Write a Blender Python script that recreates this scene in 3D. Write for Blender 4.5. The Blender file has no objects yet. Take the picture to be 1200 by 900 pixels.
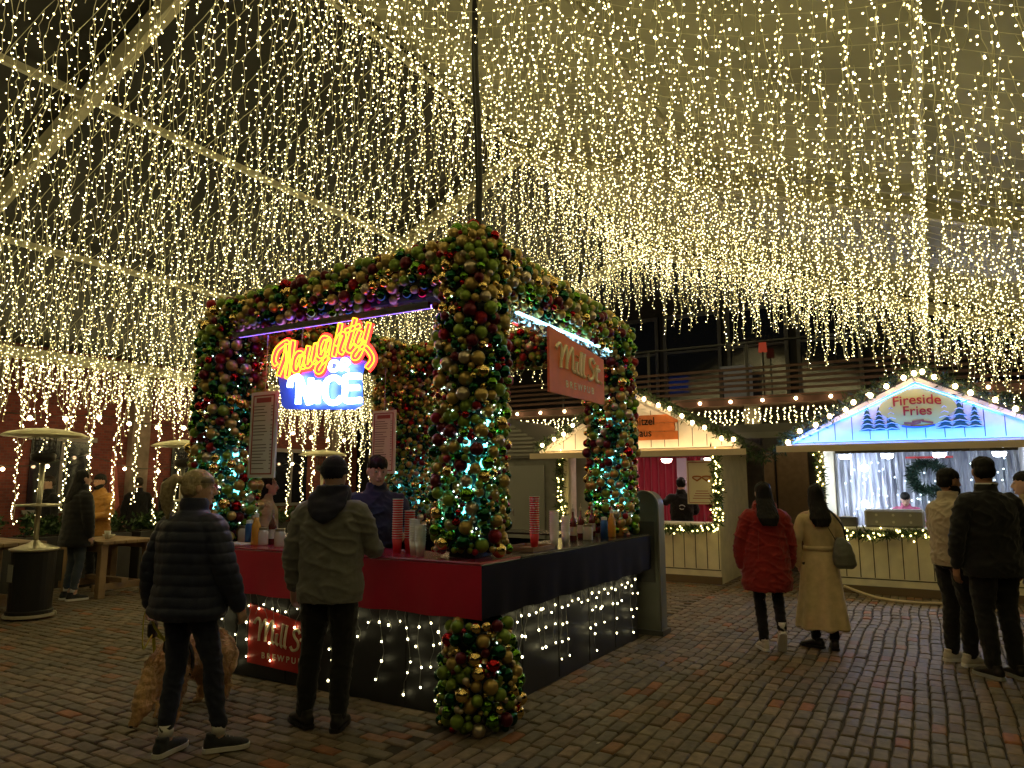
import bpy, math, random
import numpy as np
from mathutils import Vector, Matrix, noise
random.seed(7); rng = np.random.default_rng(7)
R = math.radians; PI = math.pi
SC = bpy.context.scene; COL = SC.collection
# ---------------------------------------------------------------- camera
CAMH = 1.6; PITCH = math.atan(118/832)
cd = bpy.data.cameras.new('camera'); cam = bpy.data.objects.new('camera', cd); COL.objects.link(cam)
cam.location = (0, 0, CAMH); cam.rotation_euler = (PI/2 + PITCH, 0, 0)
cd.sensor_width = 36; cd.lens = 832/1200*36; cd.clip_end = 500; cd.clip_start = .05
SC.camera = cam
# the square, the kiosk, the tent and the huts share one pair of axes: u runs away to the right, v away to the left
UA = math.atan2(.864, .504)
U = np.array([math.cos(UA), math.sin(UA), 0]); V = np.array([-math.sin(UA), math.cos(UA), 0])
def W(u, v, z=0): return Vector((u*U[0]+v*V[0], u*U[1]+v*V[1], z))
def UV(x, y): return (x*U[0]+y*U[1], x*V[0]+y*V[1])
def g(px, D):                                  # ground spot at distance D seen at column px
    return UV((px-600)/840*D, D)
# ---------------------------------------------------------------- materials
MATS = {}
def mat(name, col, rough=.6, metal=0, emit=None, es=0, alpha=1, spec=.5, noise_amt=0, nscale=8, bump=0, bscale=40, trans=0, sheen=0, coat=0):
    if name in MATS: return MATS[name]
    m = bpy.data.materials.new(name); m.use_nodes = True; nt = m.node_tree; b = nt.nodes['Principled BSDF']
    b.inputs['Base Color'].default_value = (*col, 1); b.inputs['Roughness'].default_value = rough
    b.inputs['Metallic'].default_value = metal; b.inputs['Specular IOR Level'].default_value = spec
    if emit: b.inputs['Emission Color'].default_value = (*emit, 1); b.inputs['Emission Strength'].default_value = es
    if alpha < 1: b.inputs['Alpha'].default_value = alpha
    if trans: b.inputs['Transmission Weight'].default_value = trans
    if sheen: b.inputs['Sheen Weight'].default_value = sheen
    if coat: b.inputs['Coat Weight'].default_value = coat
    if noise_amt or bump:
        tc = nt.nodes.new('ShaderNodeTexCoord')
    if noise_amt:
        n = nt.nodes.new('ShaderNodeTexNoise'); n.inputs['Scale'].default_value = nscale; n.inputs['Detail'].default_value = 5
        nt.links.new(tc.outputs['Object'], n.inputs['Vector'])
        r = nt.nodes.new('ShaderNodeMapRange'); r.inputs['From Min'].default_value = .3; r.inputs['From Max'].default_value = .7
        r.inputs['To Min'].default_value = 1-noise_amt; r.inputs['To Max'].default_value = 1+noise_amt
        nt.links.new(n.outputs['Fac'], r.inputs['Value'])
        mx = nt.nodes.new('ShaderNodeVectorMath'); mx.operation = 'SCALE'; mx.inputs[0].default_value = col
        nt.links.new(r.outputs[0], mx.inputs['Scale']); nt.links.new(mx.outputs[0], b.inputs['Base Color'])
    if bump:
        n2 = nt.nodes.new('ShaderNodeTexNoise'); n2.inputs['Scale'].default_value = bscale; n2.inputs['Detail'].default_value = 4
        nt.links.new(tc.outputs['Object'], n2.inputs['Vector'])
        bp = nt.nodes.new('ShaderNodeBump'); bp.inputs['Strength'].default_value = bump; bp.inputs['Distance'].default_value = .01
        nt.links.new(n2.outputs['Fac'], bp.inputs['Height']); nt.links.new(bp.outputs[0], b.inputs['Normal'])
    MATS[name] = m; return m
def emis(name, col, s, sample=True):
    if name in MATS: return MATS[name]
    m = bpy.data.materials.new(name); m.use_nodes = True; nt = m.node_tree
    nt.nodes.remove(nt.nodes['Principled BSDF']); e = nt.nodes.new('ShaderNodeEmission')
    e.inputs[0].default_value = (*col, 1); e.inputs[1].default_value = s
    nt.links.new(e.outputs[0], nt.nodes['Material Output'].inputs[0])
    if not sample: m.cycles.emission_sampling = 'NONE'
    MATS[name] = m; return m
def attr_mat(name, rough=.7, metal=0, bump=0, bscale=60, namt=.25, nscale=30, spec=.5):
    m = mat(name, (1, 1, 1), rough, metal, spec=spec, bump=bump, bscale=bscale)
    nt = m.node_tree; b = nt.nodes['Principled BSDF']
    a = nt.nodes.new('ShaderNodeAttribute'); a.attribute_name = 'tint'
    n = nt.nodes.new('ShaderNodeTexNoise'); n.inputs['Scale'].default_value = nscale; n.inputs['Detail'].default_value = 6
    tc = nt.nodes.new('ShaderNodeTexCoord'); nt.links.new(tc.outputs['Object'], n.inputs['Vector'])
    r = nt.nodes.new('ShaderNodeMapRange'); r.inputs['From Min'].default_value = .3; r.inputs['From Max'].default_value = .7
    r.inputs['To Min'].default_value = 1-namt; r.inputs['To Max'].default_value = 1+namt; nt.links.new(n.outputs['Fac'], r.inputs['Value'])
    s = nt.nodes.new('ShaderNodeVectorMath'); s.operation = 'SCALE'
    nt.links.new(a.outputs['Color'], s.inputs[0]); nt.links.new(r.outputs[0], s.inputs['Scale']); nt.links.new(s.outputs[0], b.inputs['Base Color'])
    return m
# ---------------------------------------------------------------- things
ORG = {}
def props(o, label=None, cat=None, group=None, kind=None):
    if label: o['label'] = label
    if cat: o['category'] = cat
    if group: o['group'] = group
    if kind: o['kind'] = kind
    return o
def thing(name, label, cat, u=0, v=0, z=0, group=None, rot=None):
    o = bpy.data.objects.new(name, None); COL.objects.link(o); o.empty_display_size = .1
    o.location = W(u, v, z); o.rotation_euler = (0, 0, UA if rot is None else rot)
    ORG[o.name] = Vector((u, v, z)) if rot is None else Vector((0, 0, 0))
    return props(o, label, cat, group)
def children(o): return [c for c in bpy.data.objects if c.parent == o]
def copy_tree(o, parent=None):
    kids = {}
    for c in bpy.data.objects:
        if c.parent: kids.setdefault(c.parent.name, []).append(c)
    def rec(o, p):
        c = o.copy(); COL.objects.link(c)
        if p is not None: c.parent = p
        for ch in kids.get(o.name, []): rec(ch, c)
        return c
    return rec(o, parent)
class MB:
    def __init__(s): s.v = []; s.f = []; s.m = []; s.t = []
    def add(s, vs, fs, m=0, tint=None):
        n = len(s.v); s.v += [tuple(p) for p in vs]; s.f += [tuple(i+n for i in q) for q in fs]; s.m += [m]*len(fs)
        if tint is not None: s.t += [tint]*len(fs)
        return s
    def box(s, x0, x1, y0, y1, z0, z1, m=0, tint=None, bev=0):
        if bev:
            b = min(bev, (x1-x0)*.45, (y1-y0)*.45, (z1-z0)*.45); vs = []; idx = {}
            xs, ys, zs = (x0, x1), (y0, y1), (z0, z1)
            for i in (0, 1):
                for j in (0, 1):
                    for k in (0, 1):
                        sx, sy, sz = (1-2*i)*b, (1-2*j)*b, (1-2*k)*b
                        for a, q in enumerate(((0, sy, sz), (sx, 0, sz), (sx, sy, 0))):
                            idx[i, j, k, a] = len(vs); vs.append((xs[i]+q[0], ys[j]+q[1], zs[k]+q[2]))
            fs = []
            for i in (0, 1): fs.append([idx[i, 0, 0, 0], idx[i, 1, 0, 0], idx[i, 1, 1, 0], idx[i, 0, 1, 0]])
            for j in (0, 1): fs.append([idx[0, j, 0, 1], idx[1, j, 0, 1], idx[1, j, 1, 1], idx[0, j, 1, 1]])
            for k in (0, 1): fs.append([idx[0, 0, k, 2], idx[1, 0, k, 2], idx[1, 1, k, 2], idx[0, 1, k, 2]])
            for i in (0, 1):
                for j in (0, 1): fs.append([idx[i, j, 0, 0], idx[i, j, 1, 0], idx[i, j, 1, 1], idx[i, j, 0, 1]])
                for k in (0, 1): fs.append([idx[i, 0, k, 0], idx[i, 1, k, 0], idx[i, 1, k, 2], idx[i, 0, k, 2]])
            for j in (0, 1):
                for k in (0, 1): fs.append([idx[0, j, k, 1], idx[1, j, k, 1], idx[1, j, k, 2], idx[0, j, k, 2]])
            for i in (0, 1):
                for j in (0, 1):
                    for k in (0, 1): fs.append([idx[i, j, k, 0], idx[i, j, k, 1], idx[i, j, k, 2]])
            return s.add(vs, fs, m, tint)
        vs = [(x, y, z) for x in (x0, x1) for y in (y0, y1) for z in (z0, z1)]
        return s.add(vs, [(0, 1, 3, 2), (4, 6, 7, 5), (0, 4, 5, 1), (2, 3, 7, 6), (0, 2, 6, 4), (1, 5, 7, 3)], m, tint)
    def bar(s, a, b, w, h=None, m=0):          # square bar between two points, h measured upward
        a = Vector(a); b = Vector(b); h = h or w; d = (b-a).normalized(); up = Vector((0, 0, 1))
        if abs(d.z) > .98: up = Vector((1, 0, 0))
        sx = d.cross(up).normalized()*w/2; sz = sx.cross(d).normalized()*h/2
        vs = [p+i*sx+j*sz for p in (a, b) for i, j in ((-1, -1), (1, -1), (1, 1), (-1, 1))]
        return s.add(vs, [(0, 1, 2, 3), (7, 6, 5, 4), (0, 4, 5, 1), (1, 5, 6, 2), (2, 6, 7, 3), (3, 7, 4, 0)], m)
    def loft(s, rings, n=12, m=0, cap=True, tint=None):   # rings: (centre, axisA, axisB)
        vs = []; fs = []
        for c, a, b in rings:
            c = Vector(c); a = Vector(a); b = Vector(b)
            for i in range(n): t = 2*PI*i/n; vs.append(c+a*math.cos(t)+b*math.sin(t))
        for k in range(len(rings)-1):
            for i in range(n): j = (i+1) % n; fs.append((k*n+i, k*n+j, (k+1)*n+j, (k+1)*n+i))
        if cap: fs.append(tuple(range(n))[::-1]); fs.append(tuple((len(rings)-1)*n+i for i in range(n)))
        return s.add(vs, fs, m, tint)
    def tube(s, pts, r, n=6, m=0, cap=True, flat=1, tint=None, side=None):
        pts = [Vector(p) for p in pts]; rs = r if hasattr(r, '__len__') else [r]*len(pts); rings = []; pa = Vector(side) if side else None
        for i, p in enumerate(pts):
            d = (pts[min(i+1, len(pts)-1)]-pts[max(i-1, 0)])
            d = d.normalized() if d.length > 1e-9 else Vector((0, 0, 1))
            if pa is None: pa = d.cross(Vector((0, 0, 1)) if abs(d.z) < .9 else Vector((0, 1, 0)))
            a = (pa-d*pa.dot(d)).normalized(); pa = a; b = d.cross(a)
            rings.append((p, a*rs[i], b*rs[i]*flat))
        return s.loft(rings, n, m, cap, tint)
    def cyl(s, c, r, z0, z1, n=16, m=0, r1=None, tint=None):
        r1 = r if r1 is None else r1
        return s.loft([((c[0], c[1], z0), (r, 0, 0), (0, r, 0)), ((c[0], c[1], z1), (r1, 0, 0), (0, r1, 0))], n, m, True, tint)
    def lathe(s, c, prof, n=20, m=0, tint=None): # prof (r,z)
        return s.loft([((c[0], c[1], c[2]+z), (max(r, 1e-4), 0, 0), (0, max(r, 1e-4), 0)) for r, z in prof], n, m, True, tint)
    def ball(s, c, r, n=12, k=8, m=0, rot=None, tint=None):  # ellipsoid, r scalar or 3
        r = r if hasattr(r, '__len__') else (r, r, r); vs = []; fs = []; c = Vector(c)
        M = rot or Matrix.Identity(3)
        vs.append(c+M@Vector((0, 0, -r[2])))
        for j in range(1, k):
            ph = -PI/2+PI*j/k
            for i in range(n):
                t = 2*PI*i/n; vs.append(c+M@Vector((r[0]*math.cos(ph)*math.cos(t), r[1]*math.cos(ph)*math.sin(t), r[2]*math.sin(ph))))
        vs.append(c+M@Vector((0, 0, r[2]))); L = len(vs)-1
        for i in range(n): fs.append((0, 1+(i+1) % n, 1+i))
        for j in range(k-2):
            for i in range(n): a = 1+j*n; b = a+n; i2 = (i+1) % n; fs.append((a+i, a+i2, b+i2, b+i))
        for i in range(n): a = 1+(k-2)*n; fs.append((a+i, a+(i+1) % n, L))
        return s.add(vs, fs, m, tint)
    def build(s, name, mats, parent=None, smooth=False, auto=None, local=False, kind=None):
        me = bpy.data.meshes.new(name)
        o0 = Vector((0, 0, 0))
        p = parent
        while p is not None and p.name not in ORG: p = p.parent
        if p is not None and not local: o0 = ORG[p.name]
        me.from_pydata([(x-o0.x, y-o0.y, z-o0.z) for x, y, z in s.v], [], s.f)
        for m in (mats if isinstance(mats, (list, tuple)) else [mats]): me.materials.append(m)
        if any(s.m): me.polygons.foreach_set('material_index', s.m)
        if s.t and len(s.t) == len(s.f):
            at = me.attributes.new('tint', 'FLOAT_COLOR', 'FACE'); at.data.foreach_set('color', np.array([(*t, 1) for t in s.t], np.float32).ravel())
        if smooth: me.polygons.foreach_set('use_smooth', [True]*len(me.polygons))
        me.update()
        ob = bpy.data.objects.new(name, me); COL.objects.link(ob)
        if parent is not None: ob.parent = parent
        else: ob.rotation_euler = (0, 0, UA)     # setting pieces: u,v coordinates
        if kind: ob['kind'] = kind
        return ob
def crom(pts, k=6, closed=False):              # smooth path through points
    P = [Vector(p) if len(p) == 3 else Vector((p[0], p[1], 0)) for p in pts]; out = []
    n = len(P)
    for i in range(n-1 if not closed else n):
        p0 = P[i-1] if (i > 0 or closed) else P[0]; p1 = P[i]; p2 = P[(i+1) % n]; p3 = P[(i+2) % n] if (i+2 < n or closed) else P[-1]
        for j in range(k):
            t = j/k; out.append(.5*((2*p1)+(p2-p0)*t+(2*p0-5*p1+4*p2-p3)*t*t+(3*p1-p0-3*p2+p3)*t**3))
    if not closed: out.append(P[-1])
    return out
def text(name, s, size, m, parent, loc, ex=.004, facing='-u', sx=1, bend=0):
    """lettering lying in a plane that faces -u (towards the left/near side) or -v (towards the right/near side)"""
    c = bpy.data.curves.new(name, 'FONT'); c.body = s; c.size = size; c.extrude = ex; c.align_x = 'CENTER'; c.align_y = 'CENTER'; c.offset = size*.012
    o = bpy.data.objects.new(name, c); COL.objects.link(o)
    me = bpy.data.meshes.new_from_object(o.evaluated_get(bpy.context.evaluated_depsgraph_get())); bpy.data.objects.remove(o)
    p = parent
    while p.name not in ORG: p = p.parent
    o0 = ORG[p.name]
    for v in me.vertices:
        x, y, z = v.co; x *= sx
        if bend: y -= bend*x*x
        if facing == '-u': q = Vector((loc[0]-z, loc[1]-x, loc[2]+y))
        else: q = Vector((loc[0]+x, loc[1]-z, loc[2]+y))
        v.co = q-o0
    me.materials.clear(); me.materials.append(m); me.name = name
    ob = bpy.data.objects.new(name, me); COL.objects.link(ob); ob.parent = parent; return ob
# unit shapes for the tiny bulbs
def ico():
    t = (1+5**.5)/2; v = np.array([(-1, t, 0), (1, t, 0), (-1, -t, 0), (1, -t, 0), (0, -1, t), (0, 1, t), (0, -1, -t), (0, 1, -t), (t, 0, -1), (t, 0, 1), (-t, 0, -1), (-t, 0, 1)], float)
    v /= np.linalg.norm(v[0])
    f = np.array([(0, 11, 5), (0, 5, 1), (0, 1, 7), (0, 7, 10), (0, 10, 11), (1, 5, 9), (5, 11, 4), (11, 10, 2), (10, 7, 6), (7, 1, 8), (3, 9, 4), (3, 4, 2), (3, 2, 6), (3, 6, 8), (3, 8, 9), (4, 9, 5), (2, 4, 11), (6, 2, 10), (8, 6, 7), (9, 8, 1)])
    return v, f
ICO = ico(); OCT = (np.array([(1, 0, 0), (-1, 0, 0), (0, 1, 0), (0, -1, 0), (0, 0, 1.15), (0, 0, -1.15)], float),
                    np.array([(0, 2, 4), (2, 1, 4), (1, 3, 4), (3, 0, 4), (2, 0, 5), (1, 2, 5), (3, 1, 5), (0, 3, 5)]))
def scatter(name, pts, rad, m, parent, shape=OCT, kind=None, org=True, mix=None):
    pts = np.asarray(pts, float); n = len(pts); sv, sf = shape
    if org:
        p = parent
        while p is not None and p.name not in ORG: p = p.parent
        if p is not None: pts = pts-np.array(ORG[p.name])
    rad = np.broadcast_to(np.asarray(rad, float), (n,))
    vs = (pts[:, None, :]+sv[None]*rad[:, None, None]).reshape(-1, 3)
    fs = (sf[None]+(np.arange(n)*len(sv))[:, None, None]).reshape(-1, 3)
    me = bpy.data.meshes.new(name); me.vertices.add(len(vs)); me.vertices.foreach_set('co', vs.ravel())
    me.loops.add(fs.size); me.loops.foreach_set('vertex_index', fs.ravel()); me.polygons.add(len(fs))
    me.polygons.foreach_set('loop_start', np.arange(0, fs.size, 3)); me.update(calc_edges=True)
    for q in (mix[0] if mix else [m]): me.materials.append(q)
    if mix: me.polygons.foreach_set('material_index', np.repeat(rng.choice(len(mix[0]), n, p=mix[1]), len(sf)))
    o = bpy.data.objects.new(name, me); COL.objects.link(o); o.parent = parent
    if kind: o['kind'] = kind
    return o
def remeshed(mb, voxel, smooth=4, factor=.5):
    me = bpy.data.meshes.new('t'); me.from_pydata(mb.v, [], mb.f); o = bpy.data.objects.new('t', me); COL.objects.link(o)
    md = o.modifiers.new('r', 'REMESH'); md.mode = 'VOXEL'; md.voxel_size = voxel; md.adaptivity = 0
    if smooth: sm = o.modifiers.new('s', 'SMOOTH'); sm.iterations = smooth; sm.factor = factor
    bpy.context.view_layer.update()
    r = bpy.data.meshes.new_from_object(o.evaluated_get(bpy.context.evaluated_depsgraph_get()))
    bpy.data.objects.remove(o); bpy.data.meshes.remove(me); return r
def solid(name, mb, voxel, m, parent, smooth=4, disp=None):
    me = remeshed(mb, voxel, smooth); me.name = name
    if disp:
        n = len(me.vertices); co = np.empty(n*3); me.vertices.foreach_get('co', co); co = co.reshape(-1, 3)
        no = np.empty(n*3); me.vertices.foreach_get('normal', no); no = no.reshape(-1, 3)
        d = np.array([disp(c) for c in co]); co += no*d[:, None]; me.vertices.foreach_set('co', co.ravel())
    me.materials.clear(); me.materials.append(m); me.polygons.foreach_set('use_smooth', [True]*len(me.polygons)); me.update()
    o = bpy.data.objects.new(name, me); COL.objects.link(o); o.parent = parent; return o
# ================================================================ MATERIALS
BULB = emis('warm_bulb', (1, .82, .35), 9)
MIX = ([BULB, emis('warm_bulb_dim', (1, .78, .28), 3), emis('warm_bulb_bright', (1, .84, .42), 16)], [.55, .30, .15])
BULBL = emis('warm_bulb_large', (1, .80, .44), 11)
GLOBE = emis('globe_bulb', (1, .64, .32), 16)
WIRE = mat('clear_wire', (.52, .50, .33), .4)
DWIRE = mat('green_wire', (.03, .05, .03), .5)
ALU = mat('tent_aluminium', (.27, .255, .17), .45, 0, noise_amt=.15, nscale=3)
DARKW = mat('dark_steel', (.02, .02, .022), .5, .3)
STEEL = mat('brushed_steel', (.5, .5, .5), .35, .9, noise_amt=.1)
# ================================================================ GROUND
KZ = (4.3, 2.78)
base = MB(); base.add([(-300, -300, -.013), (300, -300, -.013), (300, 300, -.013), (-300, 300, -.013)], [(0, 1, 2, 3)])
base.build('ground', mat('joint_sand', (.045, .036, .026), .95, noise_amt=.3, nscale=4), kind='structure')
def paving():
    mb_v = []; mb_f = []; tint = []
    n = 0
    pal = [(.185, .135, .095), (.16, .128, .092), (.19, .145, .10), (.145, .118, .088), (.165, .135, .10), (.18, .125, .085), (.15, .128, .10)]
    redp = [(.26, .10, .045), (.21, .10, .055), (.24, .12, .06)]
    prof = [(0, -.016), (.002, -.006), (.009, .0), (.5, .002)]
    def brick(cx, cy, L, Wd, along):
        nonlocal n
        h = random.gauss(0, .0022); tx = random.gauss(0, .012); ty = random.gauss(0, .02); yaw = random.gauss(0, .028); nz = noise.noise(Vector((cx*.9, cy*.9, 0)))*.03; cx += nz; cy += noise.noise(Vector((cx*.9, cy*.9, 7)))*.035; h += .012*noise.noise(Vector((cx*.5, cy*.5, 3)))
        hl, hw = L/2-.003+random.uniform(-.009, .001), Wd/2-.003+random.uniform(-.005, .001)
        rg = []
        for ins, z in prof[:3]:
            a, b = hl-ins, hw-ins; c = .006
            rg.append([(-a+c, -b, z), (a-c, -b, z), (a, -b+c, z), (a, b-c, z), (a-c, b, z), (-a+c, b, z), (-a, b-c, z), (-a, -b+c, z)])
        vs = [q for r in rg for q in r]+[(0, 0, .003)]
        cy_, sy_ = math.cos(yaw), math.sin(yaw)
        for x, y, z in vs:
            z2 = z+h+(x*tx+y*ty if z > -.02 else 0); x, y = x*cy_-y*sy_, x*sy_+y*cy_
            mb_v.append((cx+x, cy+y, z2) if along == 'u' else (cx+y, cy+x, z2))
        for k in range(2):
            for i in range(8): j = (i+1) % 8; mb_f.append((n+k*8+i, n+k*8+j, n+k*8+8+j, n+k*8+8+i))
        for i in range(8): mb_f.append((n+16+i, n+16+(i+1) % 8, n+24))
        t = random.choice(redp) if random.random() < .06 else random.choice(pal); k = random.uniform(.80, 1.35)
        t = tuple(c*k for c in t); tint.extend([t]*24); n += 25
    def seen(u, v):
        x = u*U[0]+v*V[0]; y = u*U[1]+v*V[1]
        return y > 2.9 and abs(x) < y*.78+.6 and y < 24
    L, Wd = .205, .103
    # right of the kiosk the courses run away from the camera, left of it they run across
    for j in range(int((2.9+8)/Wd)):
        v = 2.9-Wd*(j+.5); off = random.uniform(0, 1)*L
        for i in range(int(14/L)+2):
            u = i*L+off
            if u < 19 and seen(u, v): brick(u, v, L, Wd, 'u')
    for i in range(int(14/Wd)):
        u = 1.2+Wd*(i+.5); off = .5*L if i % 2 else 0
        for j in range(int(13/L)):
            v = 2.9+L*(j+.5)+off
            if seen(u, v) and not (4.45 < u < 7.3 and 3 < v < 5.8): brick(u, v, L, Wd, 'v')
    me = bpy.data.meshes.new('paving'); me.from_pydata(mb_v, [], mb_f)
    at = me.attributes.new('tint', 'FLOAT_COLOR', 'FACE'); at.data.foreach_set('color', np.array([(*t, 1) for t in tint], np.float32).ravel())
    m = attr_mat('worn_paver', .6, bump=.5, bscale=120, namt=.3, nscale=14)
    me.materials.append(m)
    o = bpy.data.objects.new('paving', me); COL.objects.link(o); o.rotation_euler = (0, 0, UA); o['kind'] = 'structure'
    print('bricks', len(tint)//24)
paving()
far = MB(); 
# ================================================================ TENT
RV, RZ = 4.86, 6.41; EL, ER = 11.35, -2.7; UG = 13.6
def roofz(v): return RZ-.45*(v-RV) if v > RV else RZ-.37*(RV-v)
tent = thing('marquee', 'big clear gable marquee of pale aluminium beams over the square, its roof full of lights', 'tent', 3.6, EL, 0)
for u in (-6.4, -1.4, 3.6, 8.6, 13.6):
    for s in ((EL, RV), (RV, ER)):
        MB().bar((u, s[0], roofz(s[0])), (u, s[1], roofz(s[1])), .10, .20).build('rafter', ALU, tent)
    for v in (EL, ER):
        MB().box(u-.06, u+.06, v-.1, v+.1, 0, roofz(v)-.05).build('leg', ALU, tent)
for v in (EL, 9.23, 7.05, RV, 2.21, -.13, ER):
    w = .12 if v in (EL, ER) else .06
    MB().bar((-6.4, v, roofz(v)+.03), (UG, v, roofz(v)+.03), w, .14 if w > .1 else .07).build('gutter_beam' if w > .1 else 'purlin', ALU, tent)
clear = mat('clear_roof_sheet', (.014, .014, .012), .35, spec=.25, noise_amt=.5, nscale=.8)  # near-black colour stands in for the night sky behind clear vinyl
hazed = mat('painted_haze_roof_sheet', (.24, .235, .155), .6, spec=.3, noise_amt=.35, nscale=.7, bump=.4, bscale=3)  # same clear vinyl; haze of reflected bulb light painted as pale olive
r1 = MB(); r1.add([(-6.4, EL, roofz(EL)+.16), (UG, EL, roofz(EL)+.16), (UG, RV, RZ+.16), (-6.4, RV, RZ+.16)], [(0, 1, 2, 3)])
r1.build('roof_sheet', clear, tent)
r1 = MB(); r1.add([(-6.4, ER, roofz(ER)+.16), (UG, ER, roofz(ER)+.16), (UG, RV, RZ+.16), (-6.4, RV, RZ+.16)], [(3, 2, 1, 0)])
r1.build('roof_sheet', hazed, tent)
# ---------------------------------------------------------------- icicle strings
def visible(P, m=.06):
    x = P[0]*U[0]+P[1]*V[0]; y = P[0]*U[1]+P[1]*V[1]; z = P[2]-CAMH
    d = y*math.cos(PITCH)+z*math.sin(PITCH); up = -y*math.sin(PITCH)+z*math.cos(PITCH)
    return d > .3 and abs(x/d) < 600/832+m and -450/832-m < up/d < 450/832+m
NB = 0
def drop(P, L, wires, bulbs, step=.085, stalk=.028, amp=.02, r=.0078, sway=.05):
    global NB
    x, y, z = P; n = max(2, int(L/.07)); ph = random.uniform(0, 6.3); lean = random.gauss(0, sway); lean2 = random.gauss(0, sway)
    pts = []
    for i in range(n+1):
        t = i/n; pts.append((x+lean*t*L+amp*math.sin(ph+t*L*9)+random.gauss(0, .006), y+lean2*t*L+amp*math.cos(ph*2+t*L*7)+random.gauss(0, .006), z-t*L))
    wires.tube(pts, .0023, 3, cap=False)
    k = int(L/step)
    for i in range(k):
        t = (i+random.uniform(.3, .9))/k*n; a = int(min(t, n-1)); f = t-a
        q = [pts[a][j]*(1-f)+pts[min(a+1, n)][j]*f for j in range(3)]
        th = random.uniform(0, 6.3); s = random.uniform(.4, 1.2)*stalk
        bulbs.append((q[0]+math.cos(th)*s, q[1]+math.sin(th)*s, q[2]-.008)); NB += 1
GROOF = 'icicle light strings hung across the marquee roof'
nst = 0
LENS = [.35, .75, .5, 1.0, .62, .42, .88, .55]
for i in range(-16, 66):
    u = .3+i*.25+random.uniform(-.03, .03)
    if u > 13.75: break
    last = u > 13.2
    B = []; Wm = MB(); keep = False
    for (va, vb) in ((EL, 9.23), (9.23, 7.05), (7.05, RV), (RV, 2.21), (2.21, -.13), (-.13, ER)):
        line = []; m = 16
        for k in range(m+1):
            t = k/m; v = va+(vb-va)*t
            line.append((u+.03*math.sin(t*5+i), v, roofz(v)-.10-.10*4*t*(1-t)*random.uniform(.9, 1.1)))
        vis = [q for q in line if visible(q, .15)]
        far_off = not vis
        keep = True
        Wm.tube([line[k] for k in range(m+1)], .0028, 3, cap=False)
        left = va > RV
        k = 0; s = 0; Lw = abs(vb-va)
        while s < Lw:
            t = s/Lw; v = va+(vb-va)*t; zc = roofz(v)-.10-.4*t*(1-t)
            P = (u+.03*math.sin(t*5+i), v, zc); k += 1
            Ln = LENS[(k*3+i*5) % 8]*random.uniform(.75, 1.25)*(1.2 if left else 1.05)
            dist = math.hypot(P[0], P[1])
            if last: Ln = Ln*1.0+.3
            off = far_off or not visible((P[0], P[1], P[2]-Ln*.5), .09)
            if True: drop(P, Ln, Wm, B, step=.066 if last else .13 if off else .068)
            s += random.uniform(.12, .17) if last else random.uniform(.12, .20)
    if not keep or not B: continue
    t = thing('icicle_light_string', 'string of warm icicle lights hung across under the marquee roof' if not last else 'string of long warm icicle lights hung along the far gable of the marquee', 'string lights', u, RV, RZ-.1, GROOF)
    if last: t['group'] = 'icicle light strings on the far gable'
    Wm.build('wire', WIRE, t); B = np.array(B)
    scatter('bulb', B, rng.choice([.0045, .0053, .0062, .0080], len(B), p=[.3, .35, .25, .1]), BULB, t, ICO if u < 8 else OCT, kind='stuff', mix=MIX); nst += 1
# long dense strands hanging from the left eave to the planters
for i in range(40):
    u = 2.0+i*.36+random.uniform(-.05, .05)
    if u > 13.5: break
    B = []; Wm = MB(); zt = roofz(EL)-.1; L = random.uniform(2.1, 2.6); v = EL-.05
    drop((u, v, zt), L, Wm, B, step=.036, stalk=.04, amp=.007, r=.01, sway=.008)
    if not visible((u, v, 1.6), .15): continue
    t = thing('light_strand', 'long thick strand of warm bulbs hanging from the left marquee eave down to the planters', 'string lights', u, v, zt, 'long light strands along the left eave')
    Wm.build('wire', WIRE, t); B = np.array(B); scatter('bulb', B, rng.uniform(.008, .0115, len(B)), BULB, t, kind='stuff')
# a row of short drops between them, along the eave beam
for (u0, u1) in ((2, 6), (6, 10), (10, 13.6)):
    B = []; Wm = MB(); u = u0
    Wm.tube([(u0, EL-.12, roofz(EL)-.08), (u1, EL-.12, roofz(EL)-.08)], .004, 3)
    while u < u1:
        P = (u, EL-.12, roofz(EL)-.09)
        if visible(P, .1): drop(P, random.choice(LENS)*.95, Wm, B, step=.075)
        u += random.uniform(.07, .12)
    if B:
        t = thing('icicle_light_string', 'short icicle lights along the left eave beam, %s stretch of it' % {2: 'nearest', 6: 'middle', 10: 'farthest'}[u0], 'string lights', u0, EL, 3.4, 'icicle lights along the eave beam')
        Wm.build('wire', WIRE, t); scatter('bulb', B, .0095, BULB, t, kind='stuff')
print('bulbs', NB, 'strings', nst)
# hanging cable over the kiosk corner
cb = thing('hanging_cable', 'thick black power cable running from the marquee roof down to the top of the kiosk', 'cable', 4.6, 2.9, 3.3)
q0 = Vector((4.42, 2.86, 3.35)); q1 = Vector((4.62, 3.06, 6.0))
for k, (dx, dy) in enumerate(((0, 0), (.03, .015), (.012, .035))):
    MB().tube([(q0.lerp(q1, t)+Vector((dx+.012*math.sin(t*9+k*2), dy+.012*math.cos(t*8+k), 0))) for t in [i/16 for i in range(17)]], .013 if k else .02, 6).build('cord', mat('black_rubber', (.012, .012, .013), .6), cb, smooth=True)
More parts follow.
